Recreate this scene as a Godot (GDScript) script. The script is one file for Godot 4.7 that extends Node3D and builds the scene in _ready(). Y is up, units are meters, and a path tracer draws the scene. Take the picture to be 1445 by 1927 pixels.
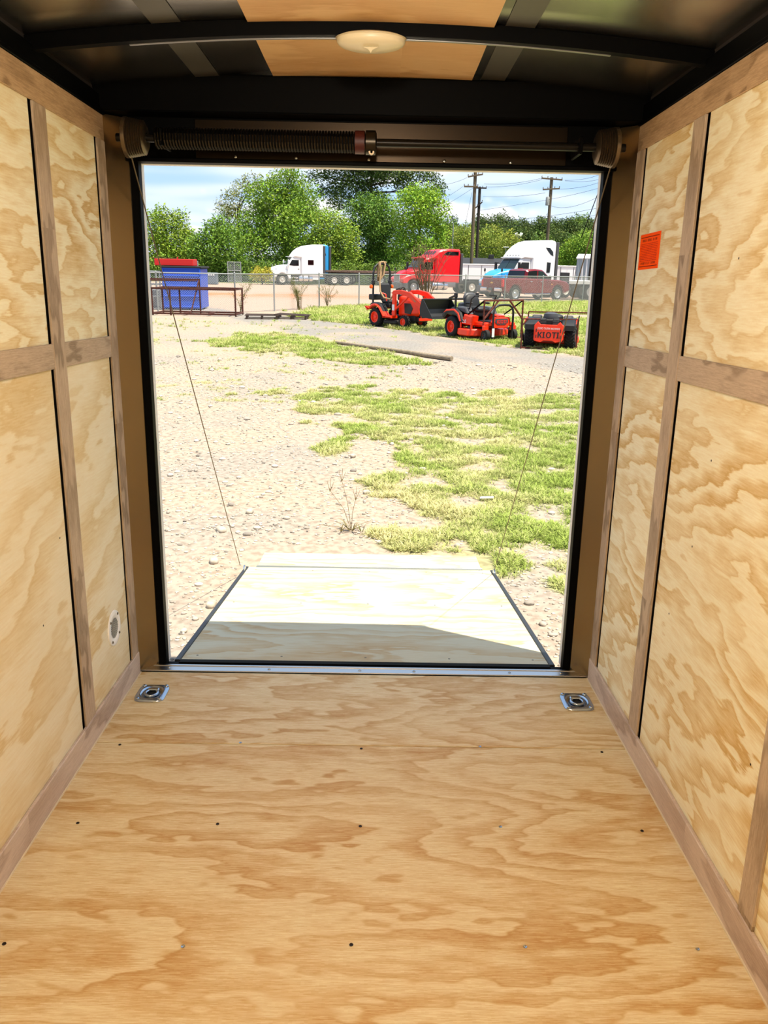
extends Node3D

# ---------------------------------------------------------------- helpers
const RISE := 0.30                      # height of the trailer floor's rear edge above the ground
var TR := Transform3D(Basis(Vector3.RIGHT, deg_to_rad(-2.2613)), Vector3(0, RISE, 0))   # the trailer stands nose up
var uvo := Vector2.ZERO                 # texture offset of what is being built
var uvr := false                        # grain along v instead of u
var names := {}
var mats := {}
var rng := RandomNumberGenerator.new()

func rr(a: float, b: float) -> float:
	return rng.randf_range(a, b)

func v3(x: float, y: float, z: float) -> Vector3:
	return Vector3(x, y, z)

func V(a: Array) -> PackedVector3Array:
	var o := PackedVector3Array()
	for i in range(0, a.size(), 3): o.append(Vector3(a[i], a[i + 1], a[i + 2]))
	return o

func P2(a: Array) -> PackedVector2Array:
	var o := PackedVector2Array()
	for i in range(0, a.size(), 2): o.append(Vector2(a[i], a[i + 1]))
	return o

func place(x: float, y: float, z: float, turn := 0.0) -> Transform3D:
	return Transform3D(Basis(Vector3.UP, turn), Vector3(x, y, z))

func facing(dx: float, dz: float) -> float:      # turn that carries +x to that heading
	return atan2(-dz, dx)

func mat(key: String, c := Color(0.5, 0.5, 0.5), rough := 0.6, metal := 0.0) -> StandardMaterial3D:
	if not mats.has(key):
		var m := StandardMaterial3D.new()
		m.resource_name = key; m.albedo_color = c; m.roughness = rough; m.metallic = metal
		mats[key] = m
	return mats[key]

func st() -> SurfaceTool:
	var s := SurfaceTool.new()
	s.begin(Mesh.PRIMITIVE_TRIANGLES)
	return s

func uvof(p: Vector3, n: Vector3) -> Vector2:
	var a := n.abs()
	var q := Vector2(p.z, p.y) if a.x >= a.y and a.x >= a.z else (Vector2(p.x, p.z) if a.y >= a.z else Vector2(p.x, p.y))
	return (Vector2(q.y, q.x) if uvr else q) + uvo

func vert(s: SurfaceTool, p: Vector3, n: Vector3, un: Vector3) -> void:
	s.set_normal(n); s.set_uv(uvof(p, un)); s.add_vertex(p)

func face(s: SurfaceTool, P: Array, out: Vector3) -> void:     # a flat convex polygon whose front looks along out
	var n := ((P[1] - P[0]) as Vector3).cross(P[2] - P[0]).normalized()
	if n.length_squared() < 0.5: return
	var f := n.dot(out) < 0
	if f: n = -n
	for i in range(1, P.size() - 1):
		vert(s, P[0], n, n)
		vert(s, P[i] if f else P[i + 1], n, n)
		vert(s, P[i + 1] if f else P[i], n, n)

func box(s: SurfaceTool, c: Vector3, sz: Vector3, b := 0.0, bas := Basis.IDENTITY) -> void:
	var h := sz / 2.0
	b = minf(b, 0.49 * minf(sz.x, minf(sz.y, sz.z)))
	var pt := func(g: Vector3, k: int) -> Vector3:
		var p := Vector3(g.x * (h.x - b), g.y * (h.y - b), g.z * (h.z - b))
		p[k] = g[k] * h[k]
		return c + bas * p
	for k in 3:
		var i := (k + 1) % 3
		var j := (k + 2) % 3
		for t in [-1.0, 1.0]:
			var q := []
			for ab in [[-1, -1], [1, -1], [1, 1], [-1, 1]]:
				var g := Vector3.ZERO
				g[k] = t; g[i] = ab[0]; g[j] = ab[1]
				q.append(pt.call(g, k))
			var o := Vector3.ZERO
			o[k] = t
			face(s, q, bas * o)
		if b > 0:
			for si in [-1.0, 1.0]:
				for sj in [-1.0, 1.0]:
					var g0 := Vector3.ZERO
					g0[i] = si; g0[j] = sj; g0[k] = -1
					var g1 := g0
					g1[k] = 1
					var o2 := g0
					o2[k] = 0
					face(s, [pt.call(g0, i), pt.call(g1, i), pt.call(g1, j), pt.call(g0, j)], bas * o2)
	if b > 0:
		for x in [-1.0, 1.0]:
			for y in [-1.0, 1.0]:
				for z in [-1.0, 1.0]:
					var g := Vector3(x, y, z)
					face(s, [pt.call(g, 0), pt.call(g, 1), pt.call(g, 2)], bas * g)

func bar(s: SurfaceTool, a: Vector3, b: Vector3, w: float, d: float, bev := 0.0, up := Vector3.UP) -> void:   # a square bar from a to b
	var x := (b - a).normalized()
	if absf(x.dot(up)) > 0.98: up = Vector3.BACK
	var z := x.cross(up).normalized()
	box(s, (a + b) / 2.0, Vector3(a.distance_to(b), w, d), bev, Basis(x, z.cross(x), z))

func surf(s: SurfaceTool, rows: Array, out_c = null, closed := false, flip := false) -> void:   # a smooth skin over equal rows of points
	var m := rows.size()
	var n: int = rows[0].size()
	var nor := []
	for i in m:
		var r := PackedVector3Array()
		for j in n:
			var a: Vector3 = rows[maxi(i - 1, 0)][j]
			var b: Vector3 = rows[mini(i + 1, m - 1)][j]
			var c: Vector3 = rows[i][(j - 1 + n) % n] if closed else rows[i][maxi(j - 1, 0)]
			var d: Vector3 = rows[i][(j + 1) % n] if closed else rows[i][mini(j + 1, n - 1)]
			var k := (b - a).cross(d - c).normalized()
			r.append(-k if flip else k)
		nor.append(r)
	if out_c != null:
		var t := 0.0
		for i in m:
			for j in n: t += (nor[i][j] as Vector3).dot(rows[i][j] - (out_c as Vector3))
		if t < 0:
			flip = not flip
			for i in m:
				for j in n: nor[i][j] = -nor[i][j]
	for i in m - 1:
		for j in (n if closed else n - 1):
			var j2 := (j + 1) % n
			var q := [[i, j], [i, j2], [i + 1, j2], [i, j], [i + 1, j2], [i + 1, j]]
			var fn: Vector3 = ((rows[i + 1][j] as Vector3) - rows[i][j]).cross((rows[i][j2] as Vector3) - rows[i][j])
			var want: Vector3 = nor[i][j] + nor[i + 1][j2] + nor[i][j2] + nor[i + 1][j]
			if fn.dot(want) < 0: q.reverse()
			for e in q: vert(s, rows[e[0]][e[1]], nor[e[0]][e[1]], want)

func tube(s: SurfaceTool, pts: PackedVector3Array, r0: float, n := 8, r1 := -1.0, cap := true) -> void:
	if r1 < 0: r1 = r0
	var rows := []
	var t := (pts[1] - pts[0]).normalized()
	var u := t.cross(Vector3.UP if absf(t.y) < 0.9 else Vector3.RIGHT).normalized()
	var m := pts.size()
	for i in m:
		var t2 := (pts[mini(i + 1, m - 1)] - pts[maxi(i - 1, 0)]).normalized()
		u = (u - t2 * u.dot(t2)).normalized()
		var w := t2.cross(u)
		var r := lerpf(r0, r1, i / float(m - 1))
		var row := PackedVector3Array()
		for k in n: row.append(pts[i] + (u * cos(TAU * k / n) + w * sin(TAU * k / n)) * r)
		rows.append(row)
		if cap and (i == 0 or i == m - 1): face(s, Array(row), -t2 if i == 0 else t2)
	for i in m - 1:
		for k in n:
			var k2 := (k + 1) % n
			var a: Vector3 = (rows[i][k] - pts[i]).normalized()
			var b: Vector3 = (rows[i][k2] - pts[i]).normalized()
			for e in [[i, k, a], [i + 1, k2, b], [i, k2, b], [i, k, a], [i + 1, k, a], [i + 1, k2, b]]:
				vert(s, rows[e[0]][e[1]], e[2], e[2])

func lathe(s: SurfaceTool, prof: PackedVector2Array, xf := Transform3D(), n := 20) -> void:   # (radius, height) turned round the local y
	var m := prof.size()
	for i in m - 1:
		var d := prof[i + 1] - prof[i]
		if d.length() < 1e-6: continue
		var nn := Vector2(d.y, -d.x).normalized()
		var na := nn
		var nb := nn
		if i > 0:
			var e := prof[i] - prof[i - 1]
			var f := Vector2(e.y, -e.x).normalized()
			if f.dot(nn) > 0.7: na = (f + nn).normalized()
		if i < m - 2:
			var e := prof[i + 2] - prof[i + 1]
			var f := Vector2(e.y, -e.x).normalized()
			if f.dot(nn) > 0.7: nb = (f + nn).normalized()
		for k in n:
			var a0 := TAU * k / n
			var a1 := TAU * (k + 1) / n
			var g := []
			for q in [[prof[i], na, a0], [prof[i], na, a1], [prof[i + 1], nb, a1], [prof[i + 1], nb, a0]]:
				var rp: Vector2 = q[0]
				var rn: Vector2 = q[1]
				g.append([xf * Vector3(rp.x * cos(q[2]), rp.y, rp.x * sin(q[2])), (xf.basis * Vector3(rn.x * cos(q[2]), rn.y, rn.x * sin(q[2]))).normalized()])
			for t in [[0, 1, 2], [0, 2, 3]]:
				var A: Vector3 = g[t[0]][0]
				var c: Vector3 = ((g[t[1]][0] as Vector3) - A).cross((g[t[2]][0] as Vector3) - A)
				if c.length_squared() < 1e-16: continue
				var o: Array = t if c.dot(g[t[0]][1]) < 0 else [t[0], t[2], t[1]]
				for w in o: vert(s, g[w][0], g[w][1], g[w][1])

func inset(p: PackedVector2Array, b: float) -> PackedVector2Array:
	var o := PackedVector2Array()
	var n := p.size()
	var sg := -1.0 if Geometry2D.is_polygon_clockwise(p) else 1.0
	for i in n:
		var e0 := (p[i] - p[(i - 1 + n) % n]).normalized()
		var e1 := (p[(i + 1) % n] - p[i]).normalized()
		var n0 := Vector2(-e0.y, e0.x)
		var n1 := Vector2(-e1.y, e1.x)
		var k := (n0 + n1).normalized()
		o.append(p[i] + k * sg * b / maxf(0.5, k.dot(n0)))
	return o

func ext(s: SurfaceTool, poly: PackedVector2Array, d0: float, d1: float, bev := 0.0, xf := Transform3D()) -> void:   # a profile in xy pulled along z
	if Geometry2D.is_polygon_clockwise(poly): poly.reverse()
	if signed_area(poly) < 0: poly.reverse()
	var n := poly.size()
	var rings := [[poly, d0], [poly, d1]]
	if bev > 0:
		var ip := inset2(poly, bev)
		rings = [[ip, d0], [poly, d0 + bev], [poly, d1 - bev], [ip, d1]]
	var en := []
	for i in n:
		var e := (poly[(i + 1) % n] - poly[i]).normalized()
		en.append(Vector2(e.y, -e.x))
	for q in rings.size() - 1:
		var A: PackedVector2Array = rings[q][0]
		var B: PackedVector2Array = rings[q + 1][0]
		var tilt := 0.0
		if bev > 0 and q == 0: tilt = -1.0
		if bev > 0 and q == 2: tilt = 1.0
		for i in n:
			var j := (i + 1) % n
			var na: Vector2 = en[i]
			var nb: Vector2 = en[i]
			var pv: Vector2 = en[(i - 1 + n) % n]
			var nx: Vector2 = en[j]
			if pv.dot(na) > 0.75: na = (pv + na).normalized()
			if nx.dot(nb) > 0.75: nb = (nx + nb).normalized()
			var g := [[Vector3(A[i].x, A[i].y, rings[q][1]), Vector3(na.x, na.y, tilt)], [Vector3(A[j].x, A[j].y, rings[q][1]), Vector3(nb.x, nb.y, tilt)], [Vector3(B[j].x, B[j].y, rings[q + 1][1]), Vector3(nb.x, nb.y, tilt)], [Vector3(B[i].x, B[i].y, rings[q + 1][1]), Vector3(na.x, na.y, tilt)]]
			for t in [[0, 1, 2], [0, 2, 3]]:
				var c: Vector3 = ((g[t[1]][0] as Vector3) - g[t[0]][0]).cross((g[t[2]][0] as Vector3) - g[t[0]][0])
				var o: Array = t if c.dot(g[t[0]][1]) < 0 else [t[0], t[2], t[1]]
				for w in o:
					var nn := (xf.basis * (g[w][1] as Vector3)).normalized()
					vert(s, xf * (g[w][0] as Vector3), nn, nn)
	for q in [0, rings.size() - 1]:
		var pl: PackedVector2Array = rings[q][0]
		var ix := Geometry2D.triangulate_polygon(poly)
		for t in range(0, ix.size(), 3):
			var tr := []
			for w in 3: tr.append(xf * Vector3(pl[ix[t + w]].x, pl[ix[t + w]].y, rings[q][1]))
			face(s, tr, xf.basis * Vector3(0, 0, -1.0 if q == 0 else 1.0))

func signed_area(p: PackedVector2Array) -> float:
	var a := 0.0
	for i in p.size(): a += p[i].cross(p[(i + 1) % p.size()])
	return a

func inset2(p: PackedVector2Array, b: float) -> PackedVector2Array:      # p runs counter-clockwise (positive area)
	var o := PackedVector2Array()
	var n := p.size()
	for i in n:
		var e0 := (p[i] - p[(i - 1 + n) % n]).normalized()
		var e1 := (p[(i + 1) % n] - p[i]).normalized()
		var k := (Vector2(-e0.y, e0.x) + Vector2(-e1.y, e1.x)).normalized()
		o.append(p[i] + k * b / maxf(0.6, k.dot(Vector2(-e0.y, e0.x))))
	return o

func ring(x: float, w: float, y0: float, y1: float, r: float, k := 4) -> PackedVector3Array:     # a rounded rectangle across x
	var o := PackedVector3Array()
	var c := [[w / 2 - r, y1 - r, 0.0], [-w / 2 + r, y1 - r, 90.0], [-w / 2 + r, y0 + r, 180.0], [w / 2 - r, y0 + r, 270.0]]
	for q in c:
		for i in k + 1:
			var a := deg_to_rad(q[2] + 90.0 * i / k)
			o.append(Vector3(x, q[1] + r * sin(a), q[0] + r * cos(a)))
	return o

func loft(s: SurfaceTool, rings: Array, cap := true) -> void:
	var c := Vector3.ZERO
	for r in rings:
		for p in r: c += p / (rings.size() * r.size())
	surf(s, rings, c, true)
	if cap:
		var a: Vector3 = ((rings[0][0] as Vector3) - rings[1][0])
		face(s, Array(rings[0]), Vector3(signf(a.x), 0, 0))
		face(s, Array(rings[-1]), Vector3(-signf(a.x), 0, 0))

func blob(s: SurfaceTool, c: Vector3, r: Vector3, nu := 12, nv := 8, pw := 1.0) -> void:      # an ellipsoid; pw < 1 makes it boxier
	var rows := []
	for i in nv + 1:
		var a := -PI / 2 + PI * i / nv
		var row := PackedVector3Array()
		for j in nu:
			var b := TAU * j / nu
			var d := Vector3(cos(a) * cos(b), sin(a), cos(a) * sin(b))
			d = Vector3(signf(d.x) * pow(absf(d.x), pw), signf(d.y) * pow(absf(d.y), pw), signf(d.z) * pow(absf(d.z), pw))
			row.append(c + d * r)
		rows.append(row)
	surf(s, rows, c, true)

func numbered(called: String) -> String:
	var k: int = names.get(called, 0)
	names[called] = k + 1
	return called if k == 0 else "%s_%03d" % [called, k]

func obj(called: String, s, m: Material, parent: Node = self, xf := Transform3D()) -> MeshInstance3D:
	var o := MeshInstance3D.new()
	o.name = numbered(called) if parent == self else called
	o.mesh = s.commit() if s is SurfaceTool else s
	o.material_override = m
	o.transform = xf
	parent.add_child(o, true)
	return o

func tag(o: Node, label: String, category: String, group := "") -> Node:
	o.set_meta("label", label); o.set_meta("category", category)
	if group: o.set_meta("group", group)
	return o

func thing(called: String, label: String, category: String, xf := Transform3D(), group := "") -> Node3D:
	var o := Node3D.new()
	o.name = numbered(called); o.transform = xf
	add_child(o, true)
	tag(o, label, category, group)
	return o

func struct(called: String, s, m: Material, xf := Transform3D()) -> MeshInstance3D:
	var o := obj(called, s, m, self, xf)
	o.set_meta("kind", "structure")
	return o

func b1(called: String, c: Vector3, sz: Vector3, m: Material, parent: Node, bev := 0.0, bas := Basis.IDENTITY) -> MeshInstance3D:   # one box as one part
	var s := st()
	box(s, c, sz, bev, bas)
	return obj(called, s, m, parent)

func t1(called: String, pts: Array, r: float, m: Material, parent: Node, n := 8) -> MeshInstance3D:   # one tube as one part
	var s := st()
	tube(s, V(pts), r, n)
	return obj(called, s, m, parent)

func e1(called: String, poly: Array, d0: float, d1: float, m: Material, parent: Node, bev := 0.0, xf := Transform3D()) -> MeshInstance3D:
	var s := st()
	ext(s, P2(poly), d0, d1, bev, xf)
	return obj(called, s, m, parent)

func many(called: String, mesh: Mesh, m: Material, xfs: Array, cols: Array, parent: Node = self) -> MultiMeshInstance3D:    # uncountable copies
	var mm := MultiMesh.new()
	mm.transform_format = MultiMesh.TRANSFORM_3D
	mm.use_colors = cols.size() > 0
	mm.mesh = mesh
	mm.instance_count = xfs.size()
	for i in xfs.size():
		mm.set_instance_transform(i, xfs[i])
		if cols.size(): mm.set_instance_color(i, cols[i])
	var o := MultiMeshInstance3D.new()
	o.name = numbered(called) if parent == self else called
	o.multimesh = mm; o.material_override = m
	o.set_meta("kind", "stuff")
	parent.add_child(o, true)
	return o

func words(parent: Node, text: String, height: float, xf: Transform3D, m: Material, called := "lettering", bold := true) -> void:
	var t := TextMesh.new()
	var f := SystemFont.new()
	f.font_names = ["Droid Sans"]
	f.font_weight = 700 if bold else 400
	t.font = f; t.text = text; t.font_size = 32; t.pixel_size = height / 24.0; t.depth = 0.004
	t.curve_step = 2.0
	var o := MeshInstance3D.new()
	o.name = called; o.mesh = t; o.material_override = m; o.transform = xf
	parent.add_child(o, true)

func noise(sd: int, freq: float, oct := 3, type := FastNoiseLite.TYPE_SIMPLEX_SMOOTH) -> FastNoiseLite:
	var n := FastNoiseLite.new()
	n.seed = sd; n.frequency = freq; n.noise_type = type
	n.fractal_octaves = oct
	if oct <= 1: n.fractal_type = FastNoiseLite.FRACTAL_NONE
	return n

# plywood: contour bands of a slow height field, drawn out along the grain (u), with fine fibres on top
func plywood(sd: int, w: int, h: int, mx: float, my: float, bands: float, light: Color, dark: Color, fibre: float, warp: float, slant := 0.0) -> ImageTexture:
	var a := noise(sd, 1.0, 2)
	var b := noise(sd + 1, 1.0, 2)
	var big := noise(sd + 3, 1.0, 2)
	# coarse fields are sampled on a small grid and read back bilinearly
	var gw := w / 8
	var gh := h / 8
	var fa := PackedFloat32Array()
	var fb := PackedFloat32Array()
	fa.resize((gw + 1) * (gh + 1)); fb.resize((gw + 1) * (gh + 1))
	for j in gh + 1:
		for i in gw + 1:
			var x := mx * i / gw
			var y := my * j / gh
			var wx := x + warp * b.get_noise_2d(x * 3.0, y * 3.0)
			var wy := y + 0.4 * warp * b.get_noise_2d(x * 3.0 + 40.0, y * 3.0) + slant * x
			fa[j * (gw + 1) + i] = bands * (a.get_noise_2d(wx * 0.45, wy * 1.5) + 0.10 * b.get_noise_2d(x * 6.0, y * 22.0))
			fb[j * (gw + 1) + i] = 0.5 + 0.6 * big.get_noise_2d(x * 1.4, y * 3.0)
	var fine := noise(sd + 5, 0.5, 1, FastNoiseLite.TYPE_VALUE).get_image(w / 16, h, false, false, false).get_data()
	var fine2 := noise(sd + 6, 0.28, 2).get_image(w / 8, h, false, false, false).get_data()
	var out := PackedByteArray()
	out.resize(w * h * 3)
	var k := 0
	var fw := w / 16
	var fw2 := w / 8
	var ra := PackedFloat32Array()
	var rb := PackedFloat32Array()
	var r1 := PackedFloat32Array()
	ra.resize(gw + 1); rb.resize(gw + 1); r1.resize(fw + 1)
	var dr := dark.r - light.r
	var dg := dark.g - light.g
	var db := dark.b - light.b
	for j in h:
		var gy := (j / 8) * (gw + 1)
		var ty := (j % 8) / 8.0
		for i in gw + 1:
			ra[i] = lerpf(fa[gy + i], fa[gy + gw + 1 + i], ty)
			rb[i] = 0.25 + 0.75 * clampf(lerpf(fb[gy + i], fb[gy + gw + 1 + i], ty), 0.0, 1.0)
		for i in fw + 1: r1[i] = fine[j * fw + mini(i, fw - 1)] / 255.0
		for i8 in fw2:
			var v0 := ra[i8]
			var dv := (ra[i8 + 1] - v0) / 8.0
			var m := rb[i8]
			var fi := i8 / 2
			var g0 := fine2[j * fw2 + i8] / 255.0 - 1.0
			for e in 8:
				var f := g0 + lerpf(r1[fi], r1[fi + 1], ((i8 & 1) * 8 + e) / 16.0)
				var v := v0 + dv * e + 0.10 * f
				v -= floorf(v)
				var t := fibre * f
				if v > 0.18: t += m * (smoothstep(0.18, 0.82, v) if v < 0.9 else 1.0 - smoothstep(0.90, 1.0, v))
				if v > 0.80 and v < 0.96: t += 0.38 * m * (1.0 - absf(v - 0.88) * 12.5)
				t = clampf(t, -0.3, 1.2)
				out[k] = mini(255, int(255.0 * (light.r + dr * t)))
				out[k + 1] = mini(255, int(255.0 * (light.g + dg * t)))
				out[k + 2] = mini(255, int(255.0 * (light.b + db * t)))
				k += 3
	return ImageTexture.create_from_image(Image.create_from_data(w, h, false, Image.FORMAT_RGB8, out))

func wood(key: String, tex: Texture2D, sx: float, sy: float, rough := 0.55) -> StandardMaterial3D:
	var m := mat(key, Color.WHITE, rough)
	m.albedo_texture = tex
	m.uv1_scale = Vector3(1.0 / sx, 1.0 / sy, 1)
	m.metallic_specular = 0.35
	return m

func speckle(key: String, c0: Color, c1: Color, rough: float, freq := 0.06, scale := 1.0, bump := 0.0, oct := 4) -> StandardMaterial3D:   # a mottled surface
	var n := noise(key.hash() % 1000, freq, oct)
	var t := NoiseTexture2D.new()
	t.width = 256; t.height = 256; t.seamless = true; t.noise = n
	var g := Gradient.new()
	g.set_color(0, c0); g.set_color(1, c1); g.set_offset(0, 0.25); g.set_offset(1, 0.75)
	t.color_ramp = g
	var m := mat(key, Color.WHITE, rough)
	m.albedo_texture = t
	m.uv1_triplanar = true; m.uv1_scale = Vector3.ONE * scale
	if bump > 0:
		var h := NoiseTexture2D.new()
		h.width = 256; h.height = 256; h.seamless = true; h.noise = n
		m.heightmap_enabled = true; m.heightmap_texture = h; m.heightmap_scale = bump
	return m

func _ready() -> void:
	rng.seed = 4711
	make_light()
	make_materials()
	make_trailer()
	make_ground()
	make_fence()
	make_left_yard()
	make_lot()
	make_machines()
	make_trees()
	make_poles()

func make_light() -> void:
	var cam := Camera3D.new()
	cam.name = "camera"
	cam.fov = 65.64
	cam.near = 0.05; cam.far = 1500.0
	add_child(cam)
	cam.transform = TR * Transform3D(Basis(Vector3.UP, -0.0107) * Basis(Vector3.RIGHT, -0.2614) * Basis(Vector3.BACK, 0.0192), Vector3(0.0322, 1.3922, 2.7879))
	cam.current = true
	var env := Environment.new()
	env.tonemap_mode = Environment.TONE_MAPPER_LINEAR
	env.tonemap_exposure = 2.9
	env.background_mode = Environment.BG_SKY
	env.sdfgi_enabled = true; env.ssao_enabled = true; env.ssil_enabled = true
	env.background_energy_multiplier = 0.42
	var sky := Sky.new()
	var pm := PanoramaSkyMaterial.new()
	pm.panorama = sky_picture()
	sky.sky_material = pm
	env.sky = sky
	var we := WorldEnvironment.new()
	we.name = "world_environment"; we.environment = env
	add_child(we)
	var sun := DirectionalLight3D.new()
	sun.name = "sun"
	sun.light_energy = 1.15; sun.light_color = Color(1.0, 0.96, 0.88); sun.light_angular_distance = 0.53; sun.shadow_enabled = true
	add_child(sun)
	sun.look_at_from_position(Vector3.ZERO, Vector3(-0.292, -0.939, -0.18), Vector3.FORWARD)

func sky_picture() -> ImageTexture:       # blue air, paler to the horizon, with thin high veils and small heaped clouds
	var w := 2048
	var h := 1024
	var veil := noise(7, 1.0, 4)
	var heap := noise(19, 1.0, 4)
	var out := PackedByteArray()
	out.resize(w * h * 3)
	for j in h:
		var up := (0.5 - (j + 0.5) / h) * PI
		var y := sin(up)
		var k := j * w * 3
		if y < -0.02:
			for i in w:
				out[k] = 150; out[k + 1] = 140; out[k + 2] = 120
				k += 3
			continue
		var t := 1.0 - exp(-maxf(y, 0.0) * 6.0)
		var r := lerpf(0.84, 0.52, t)
		var g := lerpf(0.92, 0.72, t)
		var b := lerpf(0.985, 0.97, t)
		for i in w:
			var a := TAU * (i + 0.5) / w
			var c := 0.0
			if y < 0.55:
				var px := a * 5.0
				var py := up * 22.0
				var e := veil.get_noise_2d(minf(px, TAU * 5.0 - px) * 0.5, py * 1.5)
				c = smoothstep(-0.25, 0.55, e) * 0.62
				var q := heap.get_noise_2d(minf(px, TAU * 5.0 - px) * 1.6, py * 1.1)
				c = maxf(c, smoothstep(0.14, 0.36, q))
			else:
				c = 0.35 + 0.5 * smoothstep(-0.3, 0.5, veil.get_noise_2d(cos(a) * cos(up) * 2.0, sin(a) * cos(up) * 2.0))
			out[k] = int(255.0 * lerpf(r, 0.985, c)); out[k + 1] = int(255.0 * lerpf(g, 0.985, c)); out[k + 2] = int(255.0 * lerpf(b, 0.99, c))
			k += 3
	return ImageTexture.create_from_image(Image.create_from_data(w, h, false, Image.FORMAT_RGB8, out))

func make_materials() -> void:
	wood("ply_bold", plywood(11, 2048, 1024, 2.6, 1.3, 4.4, Color(0.93, 0.90, 0.78), Color(0.82, 0.70, 0.47), 0.24, 0.09), 2.6, 1.3)
	wood("ply_soft", plywood(37, 1536, 768, 2.6, 1.3, 2.2, Color(0.92, 0.88, 0.77), Color(0.85, 0.76, 0.57), 0.25, 0.10, 0.45), 2.6, 1.3)
	wood("ply_floor", plywood(71, 2048, 2048, 2.0, 2.0, 4.2, Color(0.85, 0.77, 0.60), Color(0.75, 0.60, 0.38), 0.60, 0.05), 2.0, 2.0, 0.5)
	wood("ply_ramp", plywood(101, 1024, 1024, 2.0, 2.0, 3.0, Color(0.77, 0.74, 0.63), Color(0.72, 0.62, 0.46), 0.20, 0.06), 2.0, 2.0, 0.7)
	wood("luan", plywood(131, 1024, 512, 1.4, 0.7, 2.0, Color(0.87, 0.73, 0.54), Color(0.79, 0.62, 0.43), 0.20, 0.05), 1.4, 0.7)
	wood("batten", plywood(151, 1024, 256, 1.0, 0.25, 3.0, Color(0.72, 0.64, 0.55), Color(0.56, 0.48, 0.39), 0.50, 0.02), 1.0, 0.25)
	wood("base_wood", plywood(171, 1024, 256, 1.0, 0.25, 2.5, Color(0.80, 0.73, 0.67), Color(0.68, 0.60, 0.54), 0.45, 0.02), 1.0, 0.25)
	mat("black_steel", Color(0.018, 0.018, 0.019), 0.5)
	mat("black_steel").metallic_specular = 0.15
	mat("black_rubber", Color(0.035, 0.035, 0.036), 0.75)
	mat("gap", Color(0.10, 0.06, 0.03), 0.9)
	mat("alu", Color(0.80, 0.79, 0.77), 0.3, 1.0)
	mat("white_alu", Color(0.88, 0.88, 0.87), 0.45)
	mat("zinc", Color(0.72, 0.76, 0.80), 0.24, 1.0)
	var br := mat("brushed", Color(0.60, 0.53, 0.42), 0.24, 1.0)
	var n := NoiseTexture2D.new()
	n.width = 256; n.height = 256; n.seamless = true; n.noise = noise(5, 0.012, 2); n.as_normal_map = true; n.bump_strength = 1.5
	br.normal_enabled = true; br.normal_texture = n; br.normal_scale = 0.25; br.uv1_scale = Vector3(0.6, 0.6, 1)
	var cs := mat("ceiling_sheet", Color(0.68, 0.66, 0.62), 0.26, 1.0)
	var n2 := NoiseTexture2D.new()
	n2.width = 256; n2.height = 256; n2.seamless = true; n2.noise = noise(15, 0.008, 2); n2.as_normal_map = true; n2.bump_strength = 4.0
	cs.normal_enabled = true; cs.normal_texture = n2; cs.normal_scale = 0.5; cs.uv1_scale = Vector3(0.5, 0.9, 1)
	mat("cable", Color(0.42, 0.37, 0.28), 0.5, 0.6)
	mat("dome", Color(0.86, 0.82, 0.70), 0.35)
	mat("vent_white", Color(0.95, 0.95, 0.95), 0.4)
	mat("dark_hole", Color(0.03, 0.03, 0.03), 0.9)
	mat("spring", Color(0.20, 0.18, 0.15), 0.3, 0.9)
	mat("red_paint", Color(0.26, 0.03, 0.02), 0.5)
	mat("brushed_dark", Color(0.20, 0.165, 0.13), 0.3, 1.0)
	wood("batten_top", mat("batten").albedo_texture, 1.0, 0.25)
	mats["batten_top"].albedo_color = Color(1.0, 0.94, 0.84)

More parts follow.
